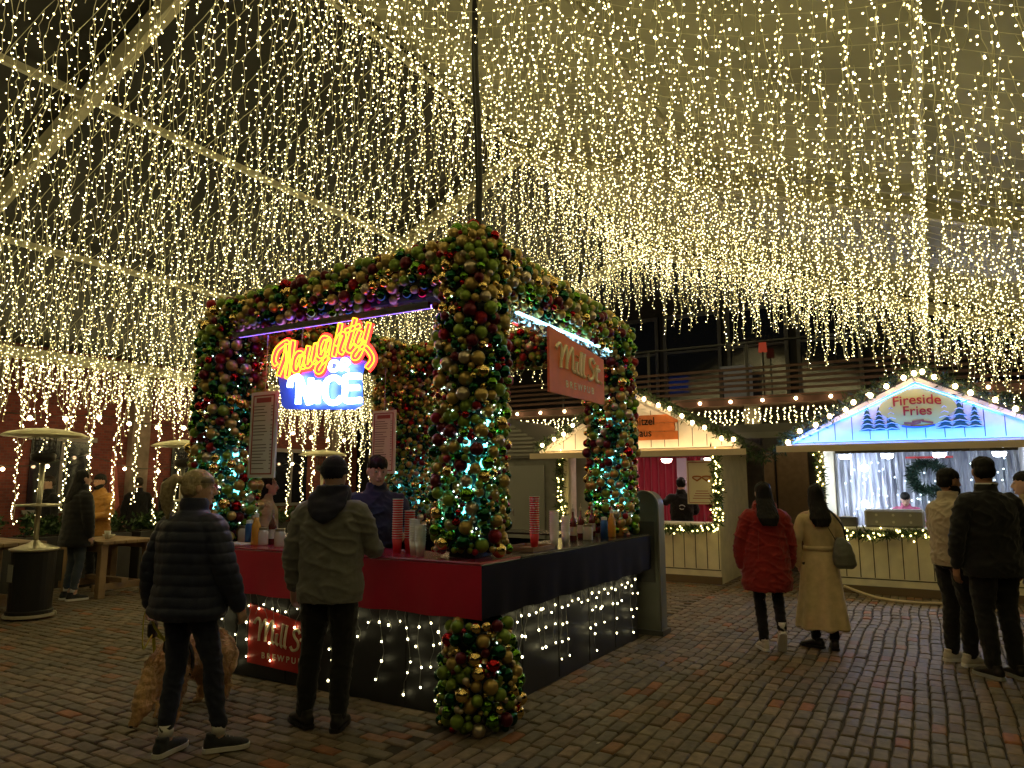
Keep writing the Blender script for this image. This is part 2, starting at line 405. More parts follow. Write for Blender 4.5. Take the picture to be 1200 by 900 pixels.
# ================================================================ KIOSK
u0, u1, v0, v1 = 4.3, 7.42, 2.78, 5.98
kiosk = thing('kiosk', 'square drinks kiosk with columns and roof beams covered in red, green and gold baubles', 'kiosk', u0, v0, 0)
BLK = mat('black_panel', (.018, .018, .022), .55, noise_amt=.3, nscale=3, bump=.15, bscale=8)
RED = mat('red_cloth_skirt', (.62, .006, .065), .6, noise_amt=.15, nscale=2, bump=.2, bscale=6, sheen=.3)
NAVY = mat('navy_cloth_skirt', (.006, .006, .018), .75, spec=.2, noise_amt=.15, nscale=2, bump=.25, bscale=6)
TOPB = mat('dark_counter_top', (.03, .028, .03), .22, noise_amt=.3, nscale=9)
TOPR = mat('red_counter_top', (.30, .02, .05), .25, noise_amt=.2, nscale=6)
t_ = .04
MB().box(u0, u0+t_, v0, v1, .0, .98).build('front_panel', BLK, kiosk)
MB().box(u0+t_, u1, v0, v0+t_, .0, .98).build('side_panel', BLK, kiosk)
MB().box(u1-t_, u1, v0+t_, v1, 0, .98).build('rear_panel', BLK, kiosk)
MB().box(u0+t_, u1-t_, v1-t_, v1, 0, .98).build('side_panel', BLK, kiosk)
SB = mat('seam_black', (.006, .006, .006), .8)
for k in range(1, 5): MB().box(u0-.004, u0, v0+k*.62, v0+k*.62+.012, .02, .7).build('panel_seam', SB, kiosk); MB().box(u0+k*.62, u0+k*.62+.012, v0-.004, v0, .02, .7).build('panel_seam', SB, kiosk)
def skirt(a, b, z0, z1, m, name, normal):
    mb = MB(); n = 60; A = Vector(a); Bv = Vector(b); N = Vector(normal); vs = []; fs = []
    for i in range(n+1):
        p = A.lerp(Bv, i/n)
        for j in range(7):
            z = z0+(z1-z0)*j/6; w = (.010*math.sin(i*.5)+.006*math.sin(i*1.3+2))*(1-j/6)
            vs.append((p.x+N.x*w, p.y+N.y*w, z+(.004*math.sin(i*.7) if j == 0 else 0)))
    for i in range(n):
        for j in range(6): a_ = i*7+j; fs.append((a_, a_+7, a_+8, a_+1))
    mb.add(vs, fs); return mb.build(name, m, kiosk, smooth=True)
cu, cv = 4.15, 2.66
skirt((cu, v1+.1, 0), (cu, cv, 0), .70, 1.055, RED, 'red_skirt', (-1, 0, 0))
skirt((cu, cv, 0), (u1+.12, cv, 0), .70, 1.055, NAVY, 'navy_skirt', (0, -1, 0))
ct = MB(); ct.box(cu-.004, cu+.55, cv+.003, v1+.12, 1.056, 1.075, bev=.006); ct.build('front_counter_top', TOPR, kiosk)
ct = MB(); ct.box(cu+.551, u1+.14, cv-.004, cv+.55, 1.056, 1.075, bev=.006); ct.build('side_counter_top', TOPB, kiosk)
ct = MB(); ct.box(u1-.45, u1+.05, cv+.551, v1+.12, 1.056, 1.075); ct.build('rear_counter_top', TOPB, kiosk)
ct = MB(); ct.box(cu+.551, u1-.451, v1-.45, v1+.1, 1.056, 1.075); ct.build('side_counter_top', TOPB, kiosk)
MB().box(u1+.142, u1+.148, cv+.01, cv+.5, .70, 1.055).build('navy_skirt', NAVY, kiosk)
# truss inside the baubles
FR = mat('kiosk_frame', (.05, .05, .06), .4, .6)
cols = [(4.47, 2.96, .27), (4.52, 5.80, .31), (7.22, 2.96, .26), (7.20, 5.74, .42)]
for (a, b, w) in cols: MB().box(a-w*.42, a+w*.42, b-w*.42, b+w*.42, 1.08, 3.05).build('column_core', mat('core_dark', (.008, .012, .012), .6), kiosk)
bm_ = [((4.47, 2.96), (4.50, 5.78)), ((4.47, 2.96), (7.22, 2.96)), ((7.22, 2.96), (7.22, 5.78)), ((4.50, 5.78), (7.22, 5.78))]
for a, b in bm_: MB().bar((*a, 3.14), (*b, 3.14), .22, .16).build('roof_beam', FR, kiosk)
MB().box(4.28, 4.32, 3.25, 5.5, 2.955, 3.0).build('sign_rail', FR, kiosk)
MB().box(4.33, 4.36, 3.25, 5.5, 2.965, 2.985).build('led_strip', emis('violet_led', (.25, .12, 1), 5), kiosk)
MB().box(4.9, 6.9, 2.80, 2.83, 2.985, 3.0).build('led_strip', emis('ice_led', (.35, .8, 1), 3), kiosk)
# cyan lamps glowing through the baubles
CY = emis('cyan_led', (.10, .75, .80), 5.0)
for (a, b, w) in cols:
    k = w*.42+.006
    for zc in (1.42, 1.58, 1.72, 1.88, 2.05, 2.3):
        for (du, dv) in ((-k, 0), (0, -k), (k, 0), (0, k)):
            if random.random() < (.25 if zc > 2 else .85):
                x = a+du+(random.uniform(-.06, .06) if du == 0 else 0); y = b+dv+(random.uniform(-.06, .06) if dv == 0 else 0); s = .022
                zz = zc+random.uniform(-.05, .05)
                MB().ball((x, y, zz), (.03, .03, .035), 8, 6).build('cyan_lamp', CY, kiosk)
# foil ruffle under the right beam
fo = MB(); n = 90
vs = []; fs = []
for i in range(n+1):
    for j in range(5):
        u = 4.8+2.1*i/n; w = random.uniform(-.05, .05)
        vs.append((u+random.uniform(-.01, .01), 2.86+w, 3.05-.035*j+random.uniform(-.02, .02)))
for i in range(n):
    for j in range(4): a_ = i*5+j; fs.append((a_, a_+5, a_+6, a_+1))
fo.add(vs, fs); fo.build('foil_ruffle', mat('silver_foil', (.7, .75, .78), .18, 1), kiosk)
# ---- baubles: packed on surfaces by dart throwing
def bmat(n, c, rough, metal, spark=False):
    m = mat('bauble_'+n, c, rough, metal, coat=.0 if metal else .3)
    if spark:
        nt = m.node_tree; b = nt.nodes['Principled BSDF']; tc = nt.nodes.new('ShaderNodeTexCoord'); vo = nt.nodes.new('ShaderNodeTexVoronoi'); vo.inputs['Scale'].default_value = 380
        nt.links.new(tc.outputs['Object'], vo.inputs['Vector']); bp = nt.nodes.new('ShaderNodeBump'); bp.inputs['Strength'].default_value = .9; bp.inputs['Distance'].default_value = .002
        nt.links.new(vo.outputs['Color'], bp.inputs['Height']); nt.links.new(bp.outputs[0], b.inputs['Normal'])
    return m
PAL = [(bmat('lime_matte', (.20, .30, .035), .38, .35), 21), (bmat('green_shiny', (.14, .33, .03), .10, 1), 11), (bmat('gold_matte', (.50, .36, .12), .38, .7), 19),
       (bmat('gold_shiny', (.85, .62, .22), .07, 1), 15), (bmat('gold_glitter', (.5, .38, .14), .3, .8, True), 6), (bmat('burgundy', (.11, .006, .018), .30, .45), 10),
       (bmat('red_shiny', (.40, .015, .02), .09, 1), 4), (bmat('red_glitter', (.30, .01, .02), .3, .6, True), 3), (bmat('deep_green', (.015, .09, .04), .14, .9), 14), (bmat('champagne', (.6, .5, .38), .28, .8), 6)]
PM = [p[0] for p in PAL]; PWt = [p[1] for p in PAL]
class Pack:
    def __init__(s): s.cell = {}; s.out = []; s.h = .16
    def ok(s, p, r):
        k = tuple(int(math.floor(c/s.h)) for c in p)
        for i in (-1, 0, 1):
            for j in (-1, 0, 1):
                for l in (-1, 0, 1):
                    for (q, rq) in s.cell.get((k[0]+i, k[1]+j, k[2]+l), ()):
                        if (p[0]-q[0])**2+(p[1]-q[1])**2+(p[2]-q[2])**2 < ((r+rq)*.93)**2: return False
        s.cell.setdefault(k, []).append((p, r)); s.out.append((p, r)); return True
pk = Pack()
BIG = [.051, .046, .039, .033, .027, .022, .018]
def fill(sampler, tries, scale=1):
    for ri, r0 in enumerate(BIG):
        for _ in range(int(tries*(1, 1.5, 2.2, 3, 4, 6, 7)[ri]*.45)):
            r = r0*random.uniform(.93, 1.07)*scale; p = sampler(r)
            if p: pk.ok(p, r)
def col_s(a, b, w, z0, z1, bulge=0):
    def f(r):
        z = random.uniform(z0, z1); th = random.uniform(0, 2*PI); c, s = math.cos(th), math.sin(th)
        k = 1/max((abs(c)**3+abs(s)**3)**(1/3), .01); rr = (w-.03+random.uniform(-.05, .015))*k*(1+bulge*math.sin(PI*(z-z0)/(z1-z0)))
        return (a+c*rr, b+s*rr, z)
    return f
def beam_s(a, b, w, h, zc):
    A = Vector((*a, zc+(.13 if a == (4.47, 2.96) else 0))); Bv = Vector((*b, zc)); d = (Bv-A).normalized(); side = Vector((-d.y, d.x, 0)); L = (Bv-A).length
    def f(r):
        t = random.uniform(-.15, L+.15); th = random.uniform(0, 2*PI); c, s = math.cos(th), math.sin(th); k = 1/max((abs(c)**3+abs(s)**3)**(1/3), .01)
        q = A+d*t+side*(w*c*k+random.uniform(-.03, .01))+Vector((0, 0, h*s*k+random.uniform(-.02, .02))); return tuple(q)
    return f
random.seed(21)
fill(col_s(4.47, 2.96, .27, 1.13, 3.42), 1150)
fill(col_s(4.52, 5.80, .31, 1.10, 3.15), 950)
fill(col_s(7.22, 2.96, .27, 1.12, 3.1), 800)
fill(col_s(7.20, 5.74, .42, 1.12, 3.1), 1300, .8)
for a, b in bm_: fill(beam_s(a, b, .21, .19, 3.18), 1100)
def dome(r):
    th = random.uniform(0, 2*PI); ph = random.uniform(-.2, 1.5); return (4.47+.27*math.cos(th)*math.cos(ph), 2.96+.27*math.sin(th)*math.cos(ph), 3.33+.27*math.sin(ph))
fill(dome, 260)
def clump(r):                                  # spill of baubles round the base corner
    z = random.uniform(.03, .67); th = random.uniform(PI*.42, PI*2.08); k = .262+.02*math.sin(z*7) if z < .42 else .268-.07*(z-.42)/.25
    k *= random.uniform(.78, 1); return (4.26+k*math.cos(th), 2.74+k*math.sin(th), z) if (4.26+k*math.cos(th) < 4.29 or 2.74+k*math.sin(th) < 2.77) else None
fill(clump, 620, .95)
camuv = Vector((0, 0, CAMH))
balls = sorted(pk.out, key=lambda q: (Vector(q[0])-camuv).length/q[1])
def facing(q):
    p = q[0]; return True
print('baubles', len(balls))
near = balls[:100]; rest = balls[100:]
HI = MB(); HI.ball((0, 0, 0), 1, 24, 14)
capm = mat('bauble_cap', (.6, .5, .3), .3, 1)
hv = np.array(HI.v); unit = {}
for (p, r) in near:
    mi = random.choices(range(len(PM)), PWt)[0]
    if mi not in unit:
        me = bpy.data.meshes.new('bauble'); me.from_pydata([tuple(c) for c in hv], [], HI.f); me.materials.append(PM[mi]); me.polygons.foreach_set('use_smooth', [True]*len(me.polygons)); unit[mi] = me
    o = bpy.data.objects.new('bauble', unit[mi]); COL.objects.link(o); o.parent = kiosk; o.location = Vector(p)-ORG[kiosk.name]; o.scale = (r, r, r)
# the rest as one part
S2 = MB(); S2.ball((0, 0, 0), 1, 14, 9); sv = np.array(S2.v); nf = len(S2.f)
pts = np.array([p for p, r in rest]); rr = np.array([r for p, r in rest])
vs = (pts[:, None, :]-np.array(ORG[kiosk.name])+sv[None]*rr[:, None, None]).reshape(-1, 3)
fs = []
for i in range(len(rest)): fs += [tuple(j+i*len(sv) for j in q) for q in S2.f]
me = bpy.data.meshes.new('bauble'); me.from_pydata(vs.tolist(), [], fs)
for m in PM: me.materials.append(m)
ch = random.choices(range(len(PM)), PWt, k=len(rest)); me.polygons.foreach_set('material_index', np.repeat(ch, nf)); me.polygons.foreach_set('use_smooth', [True]*len(me.polygons))
o = bpy.data.objects.new('bauble', me); COL.objects.link(o); o.parent = kiosk; o['kind'] = 'stuff'
# sparkling tiny bulbs between the baubles of the columns
B = []
for (a, b, w) in cols:
    f = col_s(a, b, w, 1.2, 3.0)
    for _ in range(190): B.append(f(0))
for _ in range(14):
    q = clump(.03)
    if q: B.append(q)
scatter('fairy_light', B, .0052, emis('ice_bulb', (.65, 1, .95), 9), kiosk, kind='stuff')

# ---- icicle lights on the base
def base_string(name, label, A, Bp, out, seed):
    random.seed(seed); A = Vector(A); Bp = Vector(Bp); L = (Bp-A).length; t = thing(name, label, 'string lights', A.x, A.y, A.z, 'icicle lights on the kiosk base')
    Wm = MB(); line = [A.lerp(Bp, i/30)+Vector((0, 0, -.02*abs(math.sin(i*.9)))) for i in range(31)]; Wm.tube(line, .003, 4)
    s = .05; BB = []
    while s < L:
        P = A.lerp(Bp, s/L); ln = random.choice((.15, .3, .55, .4, .2, .62)); pts = []; n = 8; ph = random.uniform(0, 6)
        for i in range(n+1): q = P+(Bp-A).normalized()*(.02*math.sin(ph+i*.9)+random.gauss(0, .006)); pts.append((q.x, q.y, q.z-ln*i/n))
        Wm.tube(pts, .0022, 3, cap=False)
        for i in range(max(1, int(ln/.115))):
            k = min(n, 1+int((i+.7)*n/max(1, int(ln/.115)))); q = Vector(pts[k])+Vector(out)*.012+(Bp-A).normalized()*random.uniform(-.02, .02); BB.append(q)
        s += random.uniform(.07, .13)
    Wm.build('wire', mat('white_wire', (.30, .29, .25), .5), t)
    me = bpy.data.meshes.new('bulb'); me.from_pydata([tuple(x) for x in ICO[0]], [], [tuple(x) for x in ICO[1].tolist()]); me.materials.append(emis('white_bulb', (1, .88, .46), 8))
    for q in BB[:100]:
        o = bpy.data.objects.new('bulb', me); COL.objects.link(o); o.parent = t; o.location = q-ORG[t.name]; s = random.uniform(.006, .009); o.scale = (s, s, s*1.3)
vm_, um_ = (v0+v1)/2, (u0+u1)/2
base_string('icicle_light_string', 'white icicle lights under the left half of the red counter', (u0-.03, v1-.05, .72), (u0-.03, vm_, .72), (-1, 0, 0), 3)
base_string('icicle_light_string', 'white icicle lights under the right half of the red counter, up to the bauble clump', (u0-.03, vm_-.02, .72), (u0-.03, v0+.1, .72), (-1, 0, 0), 4)
base_string('icicle_light_string', 'white icicle lights under the near half of the navy counter', (u0+.1, v0-.03, .72), (um_, v0-.03, .72), (0, -1, 0), 5)
base_string('icicle_light_string', 'white icicle lights under the far half of the navy counter', (um_+.02, v0-.03, .72), (u1-.05, v0-.03, .72), (0, -1, 0), 6)
random.seed(99)
# ---- neon sign
def ray_plane_u(px, py, u):                   # a point of the plane u=const, from its place in the photograph
    a = px-600; b = 450-py; d = Vector((a, 832*math.cos(PITCH)-b*math.sin(PITCH), 832*math.sin(PITCH)+b*math.cos(PITCH)))
    du = d.x*U[0]+d.y*U[1]; dv = d.x*V[0]+d.y*V[1]; t = u/du; return Vector((u, dv*t, CAMH+d.z*t))
SU = 4.24
def Z(x, y, u=SU): return ray_plane_u(310+x/6.92, 360+y/6.92, u)
neon = thing('neon_sign', 'glowing red and yellow Naughty over white OR NICE on a blue panel in the kiosk', 'neon sign', SU, 4.3, 2.5)
RN = emis('neon_red', (1, .016, .012), 5); YN = emis('neon_yellow', (1, .40, .015), 2.6); WN = emis('neon_white', (.55, .85, 1), 7); BN = mat('blue_acrylic', (.03, .07, .6), .3, emit=(.06, .10, .8), es=.18)
strokes = {
 'N': [[(95, 470), (75, 430), (100, 345), (165, 290), (185, 300), (160, 420), (110, 555)], [(190, 300), (190, 450), (180, 575), (210, 430), (235, 270)]],
 'a': [[(312, 385), (275, 372), (240, 430), (238, 505), (270, 510), (312, 392), (300, 480), (330, 478)]],
 'u': [[(358, 315), (332, 440), (350, 478), (390, 420), (420, 290), (395, 425), (418, 450)]],
 'g': [[(525, 262), (475, 250), (440, 330), (452, 398), (495, 350), (525, 262), (500, 400), (460, 510), (425, 518), (440, 470), (520, 405)]],
 'h': [[(618, 130), (590, 260), (560, 400)], [(575, 310), (620, 222), (645, 235), (612, 345), (640, 372)]],
 't': [[(735, 90), (700, 230), (672, 330), (700, 352), (735, 300)], [(655, 195), (775, 150)]],
 'y': [[(775, 190), (740, 285), (762, 305), (800, 265)], [(848, 125), (800, 300), (755, 400), (720, 408), (735, 360), (800, 318), (855, 370), (872, 430), (828, 495)]]}
for nme, ss in strokes.items():
    rb = MB(); yb = MB()
    for s in ss:
        P = crom(s, 7)
        L1 = []; L2 = []
        for i, p in enumerate(P):
            d = (P[min(i+1, len(P)-1)]-P[max(i-1, 0)]); d = d.normalized() if d.length else Vector((1, 0, 0)); nn = Vector((-d.y, d.x, 0))*17
            L1.append(p+nn); L2.append(p-nn)
        rb.tube([Z(p.x+9, p.y+3, SU+.03) for p in P], .045, 8, flat=.35, side=(0, 1, 0))
        loop = L1+L2[::-1]+[L1[0]]
        yb.tube([Z(p.x, p.y) for p in loop], .0056, 5)
    lt = rb.build('neon_letter', RN, neon, smooth=True); yb.build('neon_tube', YN, lt, smooth=True); lt['label'] = 'red and yellow script letter ' + nme
whites = [[[(205, 650), (215, 595), (255, 566), (280, 566)], [(282, 566), (272, 785)], [(286, 570), (362, 785)], [(378, 575), (368, 785)]],
          [[(432, 600), (430, 780)]], [[(618, 610), (590, 578), (540, 575), (498, 620), (495, 720), (530, 770), (590, 768), (622, 730)]],
          [[(775, 560), (660, 565), (655, 660), (658, 755), (780, 752)], [(658, 655), (760, 650)]],
          [[(580, 440), (545, 445), (530, 490), (550, 515), (585, 505), (600, 465), (580, 440)]], [[(625, 515), (632, 430), (670, 430), (680, 460), (635, 478), (678, 512)]]]
for i, ss in enumerate(whites):
    wb = MB()
    for s in ss: wb.tube([Z(p.x, p.y) for p in (crom(s, 5) if len(s) > 2 else [Vector((*q, 0)) for q in s])], (.025 if i < 4 else .015), 8)
    wb.build('neon_letter', WN, neon, smooth=True)
poly = [(110, 560), (230, 540), (500, 500), (520, 410), (700, 390), (830, 440), (790, 560), (800, 790), (740, 830), (180, 828), (140, 800)]
pb = MB(); n = len(poly); vs = [Z(*q, SU+.05) for q in poly]+[Z(*q, SU+.062) for q in poly]
pb.add(vs, [tuple(range(n)), tuple(range(2*n-1, n-1, -1))]+[(i, (i+1) % n, n+(i+1) % n, n+i) for i in range(n)]); pb.build('backing_panel', BN, neon)
hg = MB()
for x in (300, 650): q = Z(x, 400, SU+.056); hg.tube([(q.x, q.y, q.z-.2), (q.x, q.y, 2.96)], .005, 5)
hg.build('hanger', STEEL, neon)
# ---- script lettering of the orange signs
MILL = [[(.06, .70), (.11, .80), (.155, .76), (.15, .58), (.145, .42)], [(.15, .55), (.20, .72), (.245, .82), (.255, .62), (.25, .44)], [(.255, .55), (.31, .74), (.36, .84), (.365, .62), (.36, .48), (.395, .44)],
        [(.44, .64), (.43, .48), (.465, .44)], [(.45, .735), (.453, .745)], [(.535, .86), (.51, .62), (.505, .46), (.53, .43)], [(.595, .86), (.57, .62), (.565, .46), (.595, .43)],
        [(.80, .79), (.765, .85), (.71, .80), (.715, .70), (.775, .60), (.77, .48), (.70, .42), (.66, .48)], [(.865, .78), (.845, .58), (.845, .46), (.88, .44)], [(.815, .67), (.905, .69)], [(.93, .44), (.933, .445)]]
def mill_sign(name, label, frame, face, Wd, Hh, mcol):
    """frame(s,t,out) -> uvz point, s along reading direction, t up, out towards the viewer"""
    o = frame(.5, .5, 0); th = thing(name, label, 'sign', o[0], o[1], o[2], None)
    bd = MB(); vs = [frame(s, t, k) for k in (0, .02) for s, t in ((0, 0), (1, 0), (1, 1), (0, 1))]
    bd.add(vs, [(3, 2, 1, 0), (4, 5, 6, 7), (0, 1, 5, 4), (1, 2, 6, 5), (2, 3, 7, 6), (3, 0, 4, 7)]); bd.build('board', mcol, th)
    CR = mat('cream_paint', (.9, .80, .58), .6)
    sc = MB()
    for s in MILL:
        P = crom(s, 5) if len(s) > 2 else [Vector((*q, 0)) for q in s]
        P = [Vector((.04+.93*p.x, p.y, 0)) for p in P]
        a, b = frame(0, 0, 0), frame(1, 0, 0); sc.tube([frame(p.x, p.y, .0225) for p in P], [Wd*.0155*(1.25 if i in (0, len(P)-1) else 1) for i in range(len(P))], 6)
    sc.build('script_lettering', CR, th)
    mid = frame(.52, .20, .021); text('lettering', 'B R E W P U B', Hh*.17, CR, th, mid, .002, face, 1.12)
    return th
ORB = mat('orange_sign_board', (.80, .19, .065), .6, noise_amt=.08); REDB = mat('red_sign_board', (.50, .03, .025), .45)
mill_sign('hanging_sign', 'orange red script pub sign hung between the right hand kiosk columns', lambda s, t, o: (5.06+1.13*s, 2.62-o, 2.345+(.545-.115*s)*t), '-v', 1.13, .5, ORB)
mill_sign('wall_sign', 'red script pub sign low on the black kiosk front behind the hooded man', lambda s, t, o: (u0-.004-o, 5.08-.78*s, .12-.02*s+(.48-.115*s)*t), '-u', .80, .40, REDB)
sgh = MB()
# ---- menu boards
PAPER = mat('menu_paper', (.62, .60, .56), .6); BRD = mat('menu_border', (.30, .06, .07), .6); INK = mat('menu_ink', (.16, .13, .13), .7)
def menu(label, uu, vc, z0, z1, w):
    t = thing('menu_board', label, 'menu', uu, vc, z0, 'menu boards in the kiosk')
    MB().box(uu, uu+.02, vc-w/2, vc+w/2, z0, z1).build('board', PAPER, t)
    b = MB(); e = .012; i = .03
    for q in ((vc-w/2+i, vc-w/2+i+e, z0+i, z1-i), (vc+w/2-i-e, vc+w/2-i, z0+i, z1-i)): b.box(uu-.003, uu, *q)
    b.box(uu-.003, uu, vc-w/2+i+e, vc+w/2-i-e, z0+i, z0+i+e); b.box(uu-.003, uu, vc-w/2+i+e, vc+w/2-i-e, z1-i-e, z1-i); b.box(uu-.0035, uu, vc-w*.28, vc+w*.28, z1-.10, z1-.055)
    b.build('border', BRD, t)
    l = MB(); z = z1-.13
    while z > z0+.07:
        wv = w*random.uniform(.34, .55); l.box(uu-.003, uu, vc+w*.36-wv, vc+w*.36, z-.008, z); l.box(uu-.003, uu, vc-w*.36, vc-w*.30, z-.008, z)
        z -= .028 if random.random() < .6 else .045
    l.build('menu_lines', INK, t); MB().tube([(uu+.01, vc, z1), (uu+.01, vc, 3.0)], .004, 4).build('hanger', STEEL, t)
q1 = ray_plane_u(310, 459, 4.4); q2 = ray_plane_u(310, 560, 4.4)
menu('long pale menu board hanging beside the left kiosk column', 4.4, q1.y, q2.z, q1.z, .34)
q1 = ray_plane_u(450, 481, 6.6); q2 = ray_plane_u(450, 555, 6.6)
menu('shorter pale menu board hanging at the rear of the kiosk, above the barman', 6.6, q1.y, q2.z, q1.z, .36)
# ---- on the counter
cz = 1.076
CUPR = mat('red_paper_cup', (.62, .02, .03), .5); CUPW = mat('white_paper_cup', (.78, .76, .72), .5)
def cup_proto(body, rim, h=.115):
    t = thing('paper_cup', 'x', 'cup', 0, 0, 0, rot=0)
    MB().lathe((0, 0, 0), [(.028, 0), (.040, h), (.037, h), (.026, .004)], 16).build('body', body, t, smooth=True)
    MB().lathe((0, 0, 0), [(.039, h-.002), (.0425, h-.001), (.0425, h+.003), (.039, h+.003)], 16).build('rim', rim, t, smooth=True)
    return t
def on_red(px, u): D = u/(.864+.504*(px-600)/840); return g(px, D)
def on_navy(px, v): D = v/(.504-.864*(px-600)/840); return g(px, D)
stacks = [(on_red(467, 4.42), 17, 0, 'tall stack of red paper cups beside the barman', 0), (on_red(481, 4.50), 12, 0, 'shorter stack of red paper cups behind the white cups', 0),
          (on_red(487, 4.33), 9, 1, 'left stack of plain white cups at the red counter', 0), (on_red(494, 4.30), 7, 1, 'right stack of plain white cups at the red counter', 0),
          (on_navy(626, 2.86), 17, 0, 'tall stack of red paper cups on the wooden tray', .014), (on_navy(649, 2.80), 11, 1, 'stack of white cups on the navy counter', 0), (on_navy(662, 2.84), 8, 1, 'short stack of white cups behind the taller one', 0)]
pr = {0: cup_proto(CUPR, CUPW), 1: cup_proto(CUPW, CUPW)}; used = set()
for (uu, vv), n, kind, lab, dz in stacks:
    # keep it on the counter
    for k in range(n):
        c = pr[kind] if kind not in used else copy_tree(pr[kind]); used.add(kind)
        c.location = W(uu, vv, cz+dz+.0185*k); c.rotation_euler = (0, 0, random.uniform(0, 6)); c['label'] = ('cup in the ' if 0 < k < n-1 else 'bottom cup of the ' if k == 0 else 'topmost cup of the ')+lab; c['group'] = lab
def bottle(px, D, kind, label, z=cz):
    uu, vv = on_red(px, D) if px < 600 else on_navy(px, D); t = thing('bottle' if kind != 'jar' else 'jar', label, 'bottle' if kind != 'jar' else 'jar', uu, vv, z, 'bottles and jars on the kiosk counter')
    c = (uu, vv, z)
    if kind == 'spirit':
        MB().lathe(c, [(.032, 0), (.036, .01), (.036, .16), (.03, .19), (.013, .22), (.012, .27)], 14).build('body', mat('brown_glass_bottle', (.10, .02, .015), .1, spec=.8), t, smooth=True)
        MB().lathe((uu, vv, z+.27), [(.014, 0), (.014, .025), (.003, .04), (.003, .07)], 8).build('pourer', mat('pourer_grey', (.5, .45, .35), .3, .6), t)
        MB().lathe((uu, vv, z+.05), [(.0365, 0), (.0365, .08)], 14).build('sleeve', mat('bottle_label', (.55, .5, .4), .6), t)
    elif kind == 'syrup':
        MB().lathe(c, [(.035, 0), (.04, .01), (.04, .17), (.022, .21), (.020, .24)], 14).build('body', mat('amber_syrup', (.6, .30, .04), .12, spec=.7), t, smooth=True)
        MB().lathe((uu, vv, z+.24), [(.02, 0), (.02, .03), (.006, .035), (.006, .07)], 10).build('cap', mat('cap_white', (.7, .7, .65), .4), t)
    elif kind == 'blue':
        MB().lathe(c, [(.036, 0), (.036, .16), (.03, .175), (.03, .18)], 14).build('body', mat('blue_can', (.04, .14, .40), .3, .4), t, smooth=True)
        MB().lathe((uu, vv, z+.181), [(.030, 0), (.030, .025), (.01, .03)], 12).build('cap', mat('cap_white', (.7, .7, .65), .4), t)
    else:
        MB().lathe(c, [(.045, 0), (.048, .01), (.048, .11), (.04, .13)], 16).build('body', mat('jar_glass', (.55, .50, .42), .12, spec=.8), t, smooth=True)
        MB().lathe((uu, vv, z+.13), [(.043, 0), (.043, .02)], 16).build('lid', mat('jar_lid', (.35, .3, .2), .3, .7), t)
L_ = [(288, 4.50, 'jar', 'squat glass jar at the left end of the red counter'), (295, 4.42, 'blue', 'blue can at the left end of the red counter'), (303, 4.36, 'syrup', 'amber syrup bottle beside the blue can on the red counter'), (311, 4.40, 'jar', 'glass jar beside the amber bottle on the red counter'), (322, 4.50, 'spirit', 'dark bottle with a pourer on the red counter left of the hooded man'),
      (331, 4.36, 'jar', 'glass jar right of the dark bottle on the red counter'), (671, 2.95, 'spirit', 'first dark bottle with pourer right of the white cups'), (680, 3.02, 'spirit', 'second dark bottle with pourer right of the white cups'), (688, 2.86, 'jar', 'glass jar in front of the dark bottles on the navy counter'), (693, 3.05, 'spirit', 'dark bottle with pourer farthest from the white cups'),
      (707, 2.80, 'blue', 'blue can on the navy counter'), (716, 2.80, 'syrup', 'amber syrup bottle right of the blue can on the navy counter'), (725, 2.82, 'syrup', 'last amber syrup bottle near the right column')]
for q in L_: bottle(*q)
uu, vv = on_navy(624, 2.85); tr = thing('serving_tray', 'wooden tray with low rim under the red cups on the navy counter', 'tray', uu, vv, cz)
TW = mat('tray_wood', (.30, .18, .09), .5, noise_amt=.2); MB().box(uu-.22, uu+.13, vv-.12, vv+.14, cz+.001, cz+.012).build('base', TW, tr)
tb = MB()
for q in ((uu-.22, uu+.13, vv-.132, vv-.12), (uu-.22, uu+.13, vv+.14, vv+.152), (uu-.232, uu-.22, vv-.132, vv+.152), (uu+.13, uu+.142, vv-.132, vv+.152)): tb.box(*q, cz+.001, cz+.035)
tb.build('rim', TW, tr)
nb = MB(); uu, vv = on_red(283, 4.30); th = thing('napkin_pile', 'pile of flat white napkins on the red counter beside the woman in the puffer jacket', 'napkins', uu, vv, cz)
nb.box(uu-.08, uu+.08, vv-.12, vv+.12, cz+.001, cz+.018, bev=.004); nb.build('napkins', CUPW, th)
# ================================================================ PEOPLE
SKIN = mat('skin_light', (.60, .37, .28), .5, noise_amt=.08, nscale=20); SKIN2 = mat('skin_tan', (.36, .18, .11), .5, noise_amt=.08, nscale=20)
def V3(*a): return Vector(a)
def limb(mb, pts, rs, n=12, flat=1):
    P = [Vector(p) for p in pts]; Q = []; Rr = []
    for i in range(len(P)-1):
        for k in range(4): t = k/4; Q.append(P[i].lerp(P[i+1], t)); Rr.append(rs[i]*(1-t)+rs[i+1]*t)
    Q.append(P[-1]); Rr.append(rs[-1])
    # soften the joints
    for _ in range(2): Q = [Q[0]]+[(Q[i-1]+Q[i]*2+Q[i+1])/4 for i in range(1, len(Q)-1)]+[Q[-1]]
    mb.tube(Q, Rr, n, flat=flat)
    for p, r in ((Q[0], Rr[0]), (Q[-1], Rr[-1])): mb.ball(p, r*.98, 10, 6)
def rings(mb, R_, n=24, dx=0, off=None):       # (z, rx, ry, cy)
    mb.loft([((dx+(r[4] if len(r) > 4 else 0), r[3], r[0]), (r[1], 0, 0), (0, r[2], 0)) for r in R_], n)
